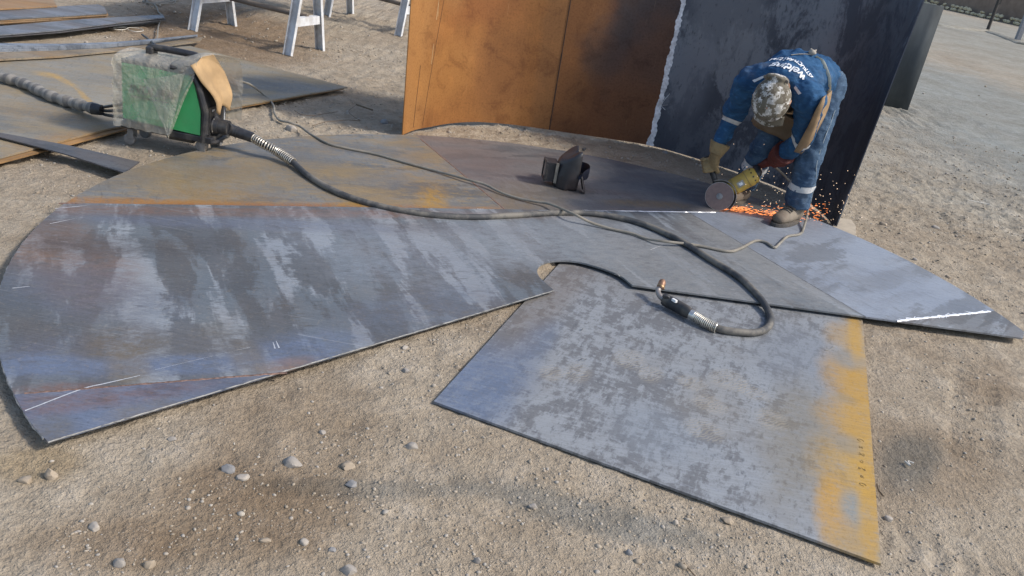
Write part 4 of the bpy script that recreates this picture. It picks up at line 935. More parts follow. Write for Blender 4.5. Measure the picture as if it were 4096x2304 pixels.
tag(mk('power_cord', MB().tube(catmull(cpt, 8), .0072, 8), M_cord, None, True, base=(cpt[20].x, cpt[20].y, PZ)), 'thin grey power cord winding across the fan plate to the grinder', 'cord')

# ------------------------------------------------------------------ welding helmet lying on the plate
hm = G(2268, 745, PZ); hx = V(.985, .17, 0).normalized(); hy = V(-hx.y, hx.x, 0)      # hx to the right of the picture, hy away
def Hm(a, b, c): return hm + hx * a + hy * b + V(0, 0, c)
helmet = empty('welding_helmet', hm, 'black welding helmet with raised lens frame lying on the fan plate', 'welding helmet')
M_helm = plain('charcoal_helmet', (.026, .027, .031), .45, 0, .3, 12, (.075, .045, .035), .45)
M_glass = NT('dark_filter_glass').out((.02, .035, .04), .08)
# visor: curved wall, front towards the left, open towards the right, peak on top
P_ = []
NA, NZ_ = 26, 16
for j in range(NZ_ + 1):
    k = j / NZ_; row = []
    for i in range(NA + 1):
        a = R(-112 + 224 * i / NA)                     # angle round the face, 0 = front (left)
        rx = .085 * (1 - .10 * k) ; ry = .098 * (1 - .08 * k)
        z = k * .215
        x = -math.cos(a) * rx; y = math.sin(a) * ry
        ztop = .150 + .065 * sstep(.0, 1.0, (1 - math.cos(a)) / 1.4)          # roof rises to the peak at the back
        zz = z / .215 * ztop; zz -= 0
        front = max(0, math.cos(a)); x -= .028 * front * (1 - abs(k - .45) * 1.4)
        if abs(a) > R(75) and k < .35: y *= 1 - .22 * (1 - k / .35)
        row.append(Hm(x + .01, y, zz))
    P_.append(row)
# roof: closes over to the peak
rim_ = P_[-1]
for q in (.92, .80, .62, .42, .22, .05):
    P_.append([Hm(.030, 0, .175).lerp(p, q) + V(0, 0, .030 * math.sqrt(max(0, 1 - q * q))) for p in rim_])
mk('visor_shell', MB().grid(P_), M_helm, helmet, 'all', solid=.003)
fr = MB()
fx, fz0, fz1, fyw = -.145, .035, .135, .052
win = empty
fr.box(Hm(fx, 0, fz1), hx * .006, hy * fyw, V(0, 0, .007)).box(Hm(fx, 0, fz0), hx * .006, hy * fyw, V(0, 0, .007)).box(Hm(fx, fyw, (fz0 + fz1) / 2), hx * .006, hy * .007, V(0, 0, .043)).box(Hm(fx, -fyw, (fz0 + fz1) / 2), hx * .006, hy * .007, V(0, 0, .043))
lf = mk('lens_frame', fr, M_black, helmet, bevel=.0015)
mk('lens', MB().box(Hm(fx, 0, (fz0 + fz1) / 2), hx * .002, hy * (fyw - .008), V(0, 0, .043)), M_glass, lf)
mk('window_box', MB().box(Hm(-.112, fyw - .004, .085), hx * .030, hy * .003, V(0, 0, .052)).box(Hm(-.112, -fyw + .004, .085), hx * .030, hy * .003, V(0, 0, .052)).box(Hm(-.112, 0, .136), hx * .030, hy * fyw, V(0, 0, .003)), M_helm, helmet)
mk('frame_rib', MB().box(Hm(-.088, -.058, .085), hx * .008, hy * .004, V(0, 0, .058)), plain('worn_edge', (.16, .15, .13), .5), helmet)
mk('headband', MB().tube([Hm(.045 + .062 * math.cos(R(a)), .085 * math.sin(R(a)), .095 + .01 * math.cos(R(a))) for a in range(-100, 101, 10)], .003, 8, .034, lat=hx), plain('navy_band', (.018, .020, .035), .5), helmet, True)
mk('chin_guard', MB().grid([[Hm(.048 + .030 * t + .012 * math.sin(s * 3.14), -.105 + .07 * s - .015 * t, .095 - .09 * t + .006 * s) for s in np.linspace(0, 1, 7)] for t in np.linspace(0, 1, 9)]), M_helm, helmet, 'all', solid=.003)
mk('hinge_knob', MB().lathe(Hm(.05, -.012, .222), V(0, 0, 1), [(0, .009), (.012, .009), (.014, .006)], 12).lathe(Hm(.062, .012, .222), V(0, 0, 1), [(0, .007), (.010, .007)], 12), M_black, helmet, True)
# ------------------------------------------------------------------ the worker
def remesh(mb, vox, it=6, fac=.5):
    me_ = bpy.data.meshes.new('tmp'); me_.from_pydata([tuple(v) for v in mb.v], [], mb.f); o = bpy.data.objects.new('tmp', me_); COL.objects.link(o)
    m = o.modifiers.new('r', 'REMESH'); m.mode = 'VOXEL'; m.voxel_size = vox
    m = o.modifiers.new('s', 'SMOOTH'); m.iterations = it; m.factor = fac
    bpy.context.view_layer.update(); ev = bpy.data.meshes.new_from_object(o.evaluated_get(bpy.context.evaluated_depsgraph_get()))
    out = MB(); out.v = [v.co.copy() for v in ev.vertices]; out.f = [tuple(p.vertices) for p in ev.polygons]
    bpy.data.objects.remove(o); bpy.data.meshes.remove(me_); bpy.data.meshes.remove(ev); return out
def wrinkle(mb, amp, sc, seed=0, aniso=None):
    bm = bmesh.new(); vv = [bm.verts.new(v) for v in mb.v]
    for f_ in mb.f:
        try: bm.faces.new([vv[i] for i in f_])
        except ValueError: pass
    bm.normal_update()
    for i, v in enumerate(vv):
        p = mb.v[i] * sc + V(seed, seed * 2, 0)
        n = mnoise.noise(p) + .5 * mnoise.noise(p * 2.3) - .7 * abs(mnoise.noise(p * 1.4 + V(9, 0, 0)))
        mb.v[i] = mb.v[i] + v.normal * amp * n
    bm.free(); return mb
def cut(mb, keep):
    k = [keep(v) for v in mb.v]; mp_ = {}; out = MB()
    for f_ in mb.f:
        if all(k[i] for i in f_):
            g = []
            for i in f_:
                if i not in mp_: mp_[i] = len(out.v); out.v.append(mb.v[i])
                g.append(mp_[i])
            out.f.append(tuple(g))
    return out
HIP = V(1.452, 4.935, .825); NECK = V(1.174, 4.50, .865); LAT = V(.80, -.59, 0).normalized(); TD = (NECK - HIP).normalized(); TN = LAT.cross(TD); TN = TN if TN.z > 0 else -TN
HEAD = V(1.107, 4.335, .785)
hipL, hipR = HIP + LAT * .085, HIP - LAT * .085
kneeL, ankL, toeL = V(1.515, 4.79, .44), V(1.545, 4.83, .12), V(1.395, 4.66, PZ + .035)
kneeR, ankR, toeR = V(1.30, 4.94, .44), V(1.27, 5.05, .12), V(1.13, 4.90, PZ + .035)
shL, elL, wrL = V(1.315, 4.41, .80), V(1.405, 4.64, .555), V(1.355, 4.88, .36)
shR, elR, wrR = V(1.03, 4.60, .815), V(1.045, 4.82, .57), V(1.005, 4.80, .365)
def body_shape(k):
    """k = how much thicker than skin, in metres"""
    mb = MB(); sp = [HIP - TD * .02, HIP.lerp(NECK, .3) + TN * .012, HIP.lerp(NECK, .62) + TN * .02, HIP.lerp(NECK, .9) + TN * .005]
    mb.tube(sp, [.130 + k, .130 + k, .160 + k, .130 + k], 20, [.10 + k, .10 + k, .11 + k, .08 + k], lat=LAT, dome=True)
    for s_, e_, w_ in ((shL, elL, wrL), (shR, elR, wrR)):
        mb.tube([NECK.lerp(s_, .35) - TD * .05, s_.lerp(NECK, .12)], [.080 + k, .068 + k], 14, dome=True)
        mb.tube([s_, s_.lerp(e_, .5), e_], [.064 + k, .056 + k, .046 + k], 14, dome=True); mb.tube([e_, e_.lerp(w_, .35), w_], [.046 + k, .044 + k, .030 + k], 14, dome=True)
    for h_, n_, a_ in ((hipL, kneeL, ankL), (hipR, kneeR, ankR)):
        mb.tube([h_ + V(0, 0, .0), h_.lerp(n_, .5), n_], [.085 + k, .075 + k, .058 + k], 16, dome=True); mb.tube([n_, n_.lerp(a_, .35), a_], [.060 + k, .058 + k, .040 + k], 16, dome=True)
    return mb
# body: skin, with head and face
fd = (HEAD - NECK).normalized(); crown = V(-.36, -.80, -.22).normalized(); face = (V(0, 0, -1) - crown * V(0, 0, -1).dot(crown)).normalized(); ear = crown.cross(face)
bmb = body_shape(-.012)
bmb.tube([NECK - TD * .03, NECK.lerp(HEAD, .7)], [.062, .056], 12, dome=True)
bmb.tube([HEAD - crown * .055, HEAD, HEAD + crown * .05], [.070, .078, .066], 16, [.085, .096, .085], lat=ear, dome=True)
bmb.tube([HEAD + face * .05 - crown * .09, HEAD + face * .06 - crown * .02], [.045, .05], 12, dome=True)            # jaw
bmb.tube([HEAD + face * .095 - crown * .005, HEAD + face * .115 - crown * .045], [.010, .016], 8, dome=True)          # nose
for s_ in (-1, 1): bmb.tube([HEAD + ear * s_ * .080 - crown * .035, HEAD + ear * s_ * .083 + crown * .01], [.012, .018], 8, dome=True)
bmb = remesh(bmb, .011, 5)
M_skin = plain('skin', (.30, .17, .11), .55, 0, .15, 20)
person = tag(mk('person', bmb, M_skin, None, 'all', base=(1.45, 4.86, PZ)), 'worker in blue work clothes bending over an angle grinder by the dark shell', 'person')
for s_ in (-1, 1): mk('eye', rock(HEAD + face * .088 + ear * s_ * .032 + crown * .012, .010, .010, .010, M_skin, 3, 0, 2, 0), plain('eye_white', (.7, .68, .65), .3), person, True)
mk('mouth', MB().tube([HEAD + face * .103 - crown * .075 + ear * t for t in (-.022, 0, .022)], .004, 6), plain('lips', (.22, .09, .07), .5), person, True)
def denim(name, c0, c1):
    h = NT(name); P = h.pos(); n = h.noise(P, 9, 5, .62); f_ = h.noise(P, 260, 2, .6); w_ = h.noise(h.mp(P, (1, 1, 2.5)), 24, 4, .6)
    c = h.mix(h.mr(n, .3, .7), c0, c1); c = h.mix(h.ma('MULTIPLY', h.mr(w_, .52, .72), .35), c, [min(1, x * 1.9 + .01) for x in c1]); c = h.mix(h.ma('MULTIPLY', h.mr(h.noise(P, 5, 5, .6), .55, .75), .25), c, (.16, .13, .10))
    return h.out(c, .85, 0, h.bump(h.ma('ADD', f_, h.ma('MULTIPLY', w_, 3.0)), .45, .004), .2)
M_jack = denim('blue_work_cloth', (.016, .056, .128), (.030, .098, .205)); M_jean = denim('blue_denim', (.032, .062, .115), (.075, .125, .19))
# jacket
jm = MB(); k = .012
sp = [HIP - TD * .07 + TN * .01, HIP + TN * .018, HIP.lerp(NECK, .3) + TN * .022, HIP.lerp(NECK, .62) + TN * .026, HIP.lerp(NECK, .92) + TN * .004]
jm.tube(sp, [.150, .156, .160, .186, .145], 22, [.118, .122, .120, .130, .092], lat=LAT, dome=True)
for s_, e_, w_ in ((shL, elL, wrL), (shR, elR, wrR)):
    jm.tube([NECK.lerp(s_, .25) - TD * .06, s_.lerp(NECK, .10)], [.098, .086], 16, dome=True)
    jm.tube([s_, s_.lerp(e_, .5), e_, e_.lerp(w_, .02)], [.078, .068, .060, .058], 16, dome=True); jm.tube([e_, e_.lerp(w_, .4), e_.lerp(w_, .72), e_.lerp(w_, .86)], [.058, .054, .048, .043], 16, dome=True)
jm = wrinkle(wrinkle(remesh(jm, .0085, 4), .013, 9, 3), .008, 22, 8)
jacket = mk('jacket', jm, M_jack, person, 'all')
# trousers
tm = MB(); tm.tube([HIP - TD * .13 + TN * -.01, HIP - TD * .04, HIP + TD * .06], [.125, .142, .145], 20, [.112, .122, .115], lat=LAT, dome=True)
for h_, n_, a_ in ((hipL, kneeL, ankL), (hipR, kneeR, ankR)):
    tm.tube([h_, h_.lerp(n_, .5), n_], [.100, .090, .074], 18, dome=True); tm.tube([n_, n_.lerp(a_, .5), a_.lerp(n_, .06)], [.074, .073, .070], 18, dome=True)
tm = wrinkle(wrinkle(remesh(tm, .0095, 4), .012, 9, 11), .007, 24, 5); tm = cut(tm, lambda v: v.z > .128)
trousers = mk('trousers', tm, M_jean, person, 'all', solid=.004)
JB = BVHTree.FromPolygons(jm.v, jm.f); TB = BVHTree.FromPolygons(tm.v, tm.f)
def hit(px, py, bv=JB, off=.004):
    r = bv.ray_cast(CAMP, ray(px, py)); return None if r[0] is None else r[0] + r[1] * off
M_refl = plain('pale_reflective_tape', (.55, .56, .56), .4, 0, .1, 30, (.35, .33, .30), .4)
def band(bv, A, B, t0, t1, mat, name='reflective_band', rmax=.16, tilt=V(0, 0, 0)):
    A = Vector(A); B = Vector(B); d = (B - A).normalized(); x = d.orthogonal().normalized(); y = d.cross(x); P = []
    for t in np.linspace(t0, t1, 5):
        row = []
        for j in range(37):
            a = 2 * math.pi * j / 36; dr = x * math.cos(a) + y * math.sin(a); c_ = A.lerp(B, t) + d * dr.dot(tilt)
            r = bv.ray_cast(c_ + dr * rmax, -dr, rmax); q = (r[0] + dr * .003) if r[0] is not None else c_ + dr * .06; row.append(q)
        P.append(row)
    return mk(name, MB().grid(P), mat, jacket if bv is JB else trousers, 'all')
band(JB, elR, wrR, .02, .13, M_refl); band(JB, elL, wrL, -.04, .07, M_refl); band(TB, kneeL, ankL, .50, .61, M_refl); band(TB, kneeR, ankR, .40, .55, M_refl)
def ribbon(pxs, w, mat, par, bv=JB, name='strap', off=.004, n=6):
    P = [hit(*p, bv, off) for p in pxs]; P = [p for p in P if p is not None]; P = catmull(P, n)
    return mk(name, MB().tube(P, w, 6, .0025, lat=(LAT + V(0, 0, .3))), mat, par, True)
M_strap = plain('cream_strap', (.52, .49, .38), .7, 0, .15, 20); M_twine = plain('grey_cord_tie', (.33, .30, .25), .8)
ribbon([(3262, 228), (3285, 245), (3302, 275), (3314, 310), (3316, 345), (3312, 368)], .009, M_strap, jacket)
ribbon([(3165, 222), (3200, 219), (3240, 219)], .004, M_twine, jacket)
kn = hit(3246, 221) or V(1.4, 4.9, .96)
mk('strap_knot', remesh(rock(kn + V(0, 0, .012), .022, .018, .016, M_twine, 4, 0, 2, .5).tube([kn, kn + V(.02, .02, .028)], [.008, .005], 8).tube([kn, kn + V(-.012, .012, .03)], [.007, .005], 8), .004, 2), M_twine, jacket, 'all')
# collar strips
def patch(pxs, mat, name, n=14, par=None, bv=JB, off=.004):
    a, b, c_, d = pxs; P = []
    for i in range(n + 1):
        row = []
        for j in range(5):
            s_, t_ = i / n, j / 4; x = (a[0] * (1 - s_) + b[0] * s_) * (1 - t_) + (d[0] * (1 - s_) + c_[0] * s_) * t_; y = (a[1] * (1 - s_) + b[1] * s_) * (1 - t_) + (d[1] * (1 - s_) + c_[1] * s_) * t_
            q = hit(x, y, bv, off); row.append(q if q is not None else (P[-1][j] if P else hit(*a, bv, off) or NECK))
        P.append(row)
    return mk(name, MB().grid(P), mat, par or jacket, 'all')
patch([(3010, 322), (3064, 299), (3066, 306), (3018, 330)], M_refl, 'shoulder_band'); patch([(3183, 345), (3206, 374), (3194, 379), (3178, 352)], M_refl, 'shoulder_band')
# lettering across the back
M_print = plain('white_print', (.80, .82, .84), .6, 0, .05, 40)
def backtext(body, size, at_, arc, name, bold=0.0, wid=1.0):
    vs_, fs_ = text_mesh(body, size, 0, 0, bold); C0 = at_; mb = MB(); ok = []
    nd = JB.find_nearest(C0)[1] * .5 + TN * .5; nd.normalize(); xd = (-LAT + nd * LAT.dot(nd)).normalized(); yd = nd.cross(xd); yd = yd if yd.dot(TD) > 0 else -yd
    for v in vs_:
        x = v.x * wid; y = v.y - arc * x * x
        o = C0 + xd * x + yd * y; r = JB.ray_cast(o + nd * .12, -nd, .24)
        if r[0] is None: r = JB.find_nearest(o)
        mb.v.append(r[0] + nd * .004)
    mb.f = fs_; return mk(name, mb, M_print, jacket)
backtext('welding', .062, hit(3157, 273, JB, 0), -.3, 'lettering', .0018, 1.0); backtext('ESTRUCTURAS E.I.R.L.', .046, hit(3172, 243, JB, 0), -.5, 'lettering', .0008, .58)
# trouser seam
M_seam = plain('pale_seam', (.28, .33, .36), .8)
ribbon([(3338, 440), (3325, 480), (3312, 515), (3295, 560), (3278, 610), (3265, 660), (3262, 710), (3255, 770), (3240, 815)], .003, M_seam, trousers, TB, 'outer_seam', .002)
# apron
M_apron = plain('brown_leather_apron', (.155, .10, .055), .7, 0, .25, 10, (.26, .19, .12), .4, .003)
top_ = catmull([HIP + LAT * .13 + TD * .05 - TN * .06, HIP + LAT * .12 + TD * .10 - TN * .10, HIP + TD * .12 - TN * .16, HIP - LAT * .17 + TD * .10 - TN * .10, HIP - LAT * .19], 6)
hem_ = catmull([V(1.45, 4.745, .46), V(1.425, 4.745, .46), V(1.34, 4.84, .50), V(1.22, 4.90, .52), V(1.19, 4.98, .54)], 6)
mid_ = catmull([V(1.50, 4.75, .66), V(1.45, 4.755, .65), V(1.36, 4.80, .64), V(1.26, 4.90, .65), V(1.24, 5.0, .68)], 6)
P_ = []
for i in range(15):
    t = i / 14; P_.append([(a_ * (1 - t) * (1 - t) + b_ * 2 * t * (1 - t) + c_ * t * t) + V(.012, .012, 0) * mnoise.noise(V(j * .5, t * 2, 4)) for j, (a_, b_, c_) in enumerate(zip(top_, mid_, hem_))])
mk('apron', MB().grid(P_), M_apron, person, 'all', solid=.004)
def both(px, py, off):
    a_, b_ = JB.ray_cast(CAMP, ray(px, py)), TB.ray_cast(CAMP, ray(px, py)); c_ = [q for q in (a_, b_) if q[0] is not None]
    if not c_: return None
    q = min(c_, key=lambda t: t[3]); return q[0] - ray(px, py) * off
Lb = [(3288, 392), (3262, 440), (3235, 500), (3205, 555), (3176, 606)]; Rb = [(3328, 362), (3318, 425), (3288, 490), (3252, 560), (3206, 616)]; rows = []
for i in range(17):
    t = i / 16 * 4; k_ = min(3, int(t)); u_ = t - k_; lft = [Lb[k_][c] + (Lb[k_ + 1][c] - Lb[k_][c]) * u_ for c in (0, 1)]; rgt = [Rb[k_][c] + (Rb[k_ + 1][c] - Rb[k_][c]) * u_ for c in (0, 1)]; row = []
    for j in range(7):
        q = both(lft[0] + (rgt[0] - lft[0]) * j / 6, lft[1] + (rgt[1] - lft[1]) * j / 6, .032 + .010 * math.sin(j / 6 * math.pi)); row.append(q if q is not None else (rows[-1][j] + V(-.006, -.004, -.014) if rows else HIP + LAT * .2))
    rows.append(row)
for _ in range(3):
    rows = [[rows[i][j] if i in (0, 16) else rows[i][j] * .5 + (rows[i - 1][j] + rows[i + 1][j]) * .25 for j in range(7)] for i in range(17)]
mk('apron_side', MB().grid(rows), plain('tan_apron_suede', (.26, .175, .095), .8, 0, .25, 12, (.15, .10, .06), .4, .003), person, 'all', solid=.003)
mk('apron_bib', MB().grid([[HIP.lerp(NECK, .25 + .65 * t) - TN * (.155 - .01 * math.cos(s * 6) + .02 * t) + LAT * (s * (.30 - .12 * t)) for s in np.linspace(-.5, .5, 7)] for t in np.linspace(0, 1, 8)]), M_apron, person, 'all', solid=.004)
# cap
h = NT('grey_camouflage'); P_ = h.obj(); pix = h.vm('SNAP', P_, (.007, .007, .007)); n_ = h.noise(pix, 21, 3, .6); n2 = h.noise(h.vm('ADD', pix, (3, 5, 1)), 26, 3, .6)
c_ = h.mix(h.mr(n_, .50, .52), (.13, .115, .085), (.38, .37, .34)); c_ = h.mix(h.mr(n2, .56, .58), c_, (.085, .07, .05)); c_ = h.mix(h.mr(n_, .60, .61), c_, (.60, .59, .56)); M_camo = h.out(c_, .85)
cm = MB(); rings = []
for i in range(13):
    a = R(-18 + 107.5 * i / 12); rr = math.cos(a); rings.append([HEAD + crown * (.012 + math.sin(a) * .112) + (ear * math.cos(b) * .094 + face * math.sin(b) * .112) * rr for b in np.linspace(0, 2 * math.pi, 33)[:-1]])
cm.loft(rings, True)
cap = mk('cap', wrinkle(remesh(cm.tube([HEAD - face * .095 - crown * .02, HEAD - face * .110 + crown * .012], [.062, .055], 14, [.024, .022], lat=ear, dome=True), .006, 3), .004, 14, 2), M_camo, person, 'all')
mk('cap_band', MB().tube([HEAD - face * .118 + crown * .02 + ear * t - face * (-.35 * t * t / .1) for t in np.linspace(-.06, .06, 9)], .004, 6, .009, lat=crown), plain('cap_strap', (.14, .12, .10), .8), cap, True)
mk('peak', MB().grid([[HEAD + face * (.09 + .065 * t * (1 - (s * 1.6) ** 2 * .35)) + ear * (s * .15) - crown * (.005 + .01 * t + .10 * s * s) for s in np.linspace(-.5, .5, 11)] for t in np.linspace(0, 1, 6)]), M_camo, cap, 'all', solid=.004)
# boots
M_boot = plain('dusty_leather_boot', (.13, .10, .075), .8, 0, .25, 14, (.30, .26, .20), .55, .003); M_sole = plain('boot_sole', (.06, .055, .05), .85, 0, .3, 20, (.25, .21, .16), .5)
for a_, t_ in ((ankL, toeL), (ankR, toeR)):
    d = V(t_.x - a_.x, t_.y - a_.y, 0).normalized(); x = V(-d.y, d.x, 0); g_ = V(a_.x, a_.y, PZ); bm_ = MB()
    bm_.tube([g_ - d * .035 + V(0, 0, .045), g_ + d * .04 + V(0, 0, .05), g_ + d * .12 + V(0, 0, .046), g_ + d * .185 + V(0, 0, .042)], [.038, .041, .047, .040], 16, [.038, .046, .038, .030], lat=x, dome=True)
    bm_.tube([g_ + V(0, 0, .05), g_ + V(0, 0, .15)], [.047, .053], 14, dome=True)
    bo = mk('boot', remesh(bm_, .006, 3), M_boot, person, 'all')
    out = []
    for z in (PZ + .001, PZ + .020):
        out.append([g_ + d * (.085 + .150 * math.cos(b)) + x * math.sin(b) * (.052 + .006 * math.cos(b)) + V(0, 0, z - PZ) for b in np.linspace(0, 2 * math.pi, 25)[:-1]])
    mk('sole', MB().loft(out), M_sole, bo)
    for q in range(4):
        c0 = g_ + d * (.055 + .022 * q) + V(0, 0, .100 - .008 * q); mk('lace', MB().tube([c0 - x * .030, c0 + V(0, 0, .010), c0 + x * .030], .0045, 6), plain('boot_lace', (.09, .08, .07), .8), bo, True)
# gloves
M_gl = plain('tan_work_glove', (.26, .185, .09), .85, 0, .25, 18, (.14, .10, .06), .4, .003); M_gr = plain('dark_red_glove', (.115, .022, .016), .75, 0, .25, 14, (.05, .02, .018), .4, .003)
def glove(wr, c, hx_, mat, r=.030, cuff=.060, clen=.06, sgn=1, fore=None):
    hx_ = Vector(hx_).normalized(); a_ = (wr - c); a_ = (a_ - hx_ * a_.dot(hx_)).normalized(); n_ = hx_.cross(a_) * sgn; mb = MB()
    mb.tube([wr, wr.lerp(c + a_ * .03, .55), c + a_ * .036 - n_ * .004], [.036, .042, .046], 14, [.030, .028, .026], lat=hx_, dome=True)                 # palm and back of the hand
    for i in range(4):                                                                                                                              # fingers curl round the handle
        off = (i - 1.5) * .0215; rr = r + .012; ln = (215, 240, 232, 195)[i]
        pts = [c + hx_ * off + (a_ * math.cos(R(t)) + n_ * math.sin(R(t))) * (rr + .004 * (k % 2)) for k, t in enumerate((15, 70, 125, 175, ln))]
        mb.tube(pts, [.0125, .0120, .0115, .0105, .009], 10, dome=True)
    th_ = [wr.lerp(c + a_ * .03, .6) + hx_ * .034, c + hx_ * .050 + (a_ * .8 - n_ * .6) * (r + .010), c + hx_ * .046 + (a_ * -.1 - n_) * (r + .012), c + hx_ * .036 + (a_ * -.75 - n_ * .6) * (r + .010)]
    mb.tube(th_, [.016, .0135, .0125, .0105], 10, dome=True)
    cf = (wr - c).normalized() if fore is None else fore; mb.tube([wr - cf * .01, wr + cf * clen * .5, wr + cf * clen], [.040, cuff - .006, cuff], 16)
    return mk('glove', wrinkle(remesh(mb, .0042, 2, .4), .003, 30, 2), mat, person, 'all')
GRIP_R = V(1.005, 4.885, .275); GRIP_L = V(1.285, 4.98, .30)
tag(glove(wrR, GRIP_R, V(.35, -.15, -.85), M_gl, fore=(elR - wrR).normalized()), 'tan leather work glove'); tag(glove(wrL, GRIP_L, V(.70, .42, .45), M_gr, cuff=.070, clen=.13, sgn=-1, fore=(elL - wrL).normalized()), 'dark red gauntlet glove')
mk('glove_trim', MB().tube([wrL + (elL - wrL).normalized() * .06 + V(-.05, 0, .03), wrL + V(-.03, -.02, .045), wrL + V(-.035, .06, .025)], [.012, .011, .006], 8, .005, lat=(0, 0, 1)), M_gl, person, True)

# ------------------------------------------------------------------ angle grinder
DC = V(1.088, 4.80, PZ + .079); DN = V(-.16, -.975, .15).normalized()      # disc axis, towards the camera
grinder = empty('angle_grinder', DC - V(0, 0, .079), 'yellow angle grinder with large cutting disc held to the seam by the worker', 'angle grinder')
M_yel = plain('grubby_yellow', (.55, .37, .075), .5, 0, .15, 20, (.30, .20, .08), .5); M_gold = plain('dusty_gear_case', (.36, .25, .085), .55, .1, .25, 24, (.22, .15, .07), .5)
M_disc = plain('brown_cutting_disc', (.19, .135, .125), .8, 0, .15, 60)
mk('cutting_disc', MB().lathe(DC, DN, [(-.0015, .006), (-.0015, .080), (.0015, .080), (.0015, .006)], 56), M_disc, grinder)
mk('disc_rim', MB().tube([DC + (DN.orthogonal().normalized() * math.cos(2 * math.pi * i / 56) + DN.cross(DN.orthogonal().normalized()) * math.sin(2 * math.pi * i / 56)) * .0802 for i in range(57)], .0016, 5), plain('bright_disc_rim', (.5, .47, .44), .4, .3), grinder, True)
mk('flange_nut', MB().lathe(DC, DN, [(.0015, .018), (.006, .018), (.007, .014), (.009, .013), (.009, .007), (.014, .006), (.014, .001)], 20), plain('flange_steel', (.22, .225, .23), .45, .2), grinder, True)
BD = V(.74, .30, .60).normalized(); BD = (BD - DN * BD.dot(DN)); BD.normalize(); BS = DN.cross(BD)
GH = DC - DN * .052                                                           # gear head centre behind the disc
mk('spindle', MB().lathe(DC - DN * .03, DN, [(0, .022), (.026, .020)], 16), M_gold, grinder, True)
gh_ = mk('gear_head', remesh(MB().tube([GH - BD * .035, GH + BD * .055], [.036, .040], 16, [.034, .038], lat=DN, dome=True).tube([GH - DN * .002, GH - DN * .03], [.034, .034], 16, dome=True), .005, 3), M_gold, grinder, 'all')
mk('motor_housing', MB().lathe(GH, BD, [(.03, .042), (.05, .047), (.12, .049), (.175, .0495), (.176, .051), (.205, .052), (.228, .048), (.24, .036), (.243, .01)], 28), M_yel, grinder, True)
for zz in (.095, .177): mk('housing_rib', MB().lathe(GH, BD, [(zz, .049), (zz, .0525), (zz + .006, .0525), (zz + .006, .049)], 28), M_gold, grinder)
lb = GH + BD * .137 + DN * .0495; mk('rating_label', MB().box(lb, BD * .020, BS * .016, DN * .0012), plain('label_grey', (.32, .31, .27), .5), grinder); mk('rating_label', MB().box(lb + DN * .001, BD * .010, BS * .008, DN * .0012), M_whitel, grinder)
for q in range(5):
    a = R(-60 + 30 * q); mk('vent', MB().box(GH + BD * .216 + (DN * math.cos(a) + BS * math.sin(a)) * .051, BD * .004, (DN * -math.sin(a) + BS * math.cos(a)) * .004, (DN * math.cos(a) + BS * math.sin(a)) * .0015), M_black, grinder)
mk('rear_handle', MB().tube(catmull([GH + BD * .225, GH + BD * .25, GRIP_L, GRIP_L + V(.04, .03, .02)], 6), [.034, .031, .028, .026, .024, .023, .022, .022, .022, .022, .022, .022, .022, .022, .022, .023, .024, .026, .024], 14), M_black, grinder, True)
mk('side_handle', MB().tube([GH + V(-.02, 0, .0) - BS * 0, GH.lerp(GRIP_R, .45), GRIP_R, GRIP_R + (GRIP_R - GH).normalized() * .05], [.014, .016, .020, .022], 12), M_black, grinder, True)
# guard: half ring round the upper right of the disc, with its back plate
gx_ = BD; gy_ = BS; inner_ = []; P_ = []
for i in range(31):
    a = R(-110 + 190 * i / 30); rd = gx_ * math.cos(a) + gy_ * math.sin(a); P_.append([DC + rd * .05 - DN * .026, DC + rd * .093 - DN * .026, DC + rd * .096 - DN * .022, DC + rd * .096 + DN * .004, DC + rd * .093 + DN * .006])
mk('guard', MB().grid(P_), plain('worn_guard', (.26, .245, .225), .5, .5, .3, 30), grinder, 'all', solid=.002)

# ------------------------------------------------------------------ sparks
h = NT('glowing_spark'); em = h.node('ShaderNodeEmission'); em.inputs[0].default_value = (1.0, .30, .09, 1); em.inputs[1].default_value = 1.6; h.t.links.new(em.outputs[0], h.o.inputs[0]); M_spark = h.m
h = NT('hot_spark'); em = h.node('ShaderNodeEmission'); em.inputs[0].default_value = (1.0, .72, .50, 1); em.inputs[1].default_value = 1.4; h.t.links.new(em.outputs[0], h.o.inputs[0]); M_hot = h.m
def spark_mesh(n, far, seed):
    r = random.Random(seed); mb = MB(); s0 = DC - V(0, 0, .077); D = V(.98, .16, .0)
    while len(mb.f) < n * 6:
        if far:
            t = r.random(); p = s0 + D * (.05 + .75 * t) + V(r.gauss(0, .05), r.gauss(0, .05), abs(r.gauss(0, .14)) + .02); L = r.uniform(.002, .005); w = r.uniform(.0012, .0026)
        else:
            t = r.random() ** (.8 if r.random() < .6 else 2.0); p = s0 + D * (.03 + .64 * t) + V(0, r.gauss(0, .012 + .03 * t), abs(r.gauss(0, .006 + .038 * t)) + .004); L = r.uniform(.006, .026) * (1.3 - .7 * t); w = r.uniform(.0008, .0015)
            if t > .78: p.z += abs(r.gauss(0, .03)); 
        d = (D + V(0, r.gauss(0, .10), r.gauss(.04, .12 if not far else .5))).normalized(); mb.bar(p - d * L / 2, p + d * L / 2, w, w)
    return mb
sk = mk('sparks', spark_mesh(330, False, 2), M_spark, None, base=DC - V(0, 0, .085)); tag(sk, 'spray of orange sparks flying from the disc to the shell foot', 'sparks', None, 'stuff')
sk = mk('sparks', spark_mesh(130, True, 3), M_hot, None, base=DC - V(0, 0, .085)); tag(sk, 'scattered pale bouncing sparks in front of the dark shell', 'sparks', None, 'stuff')

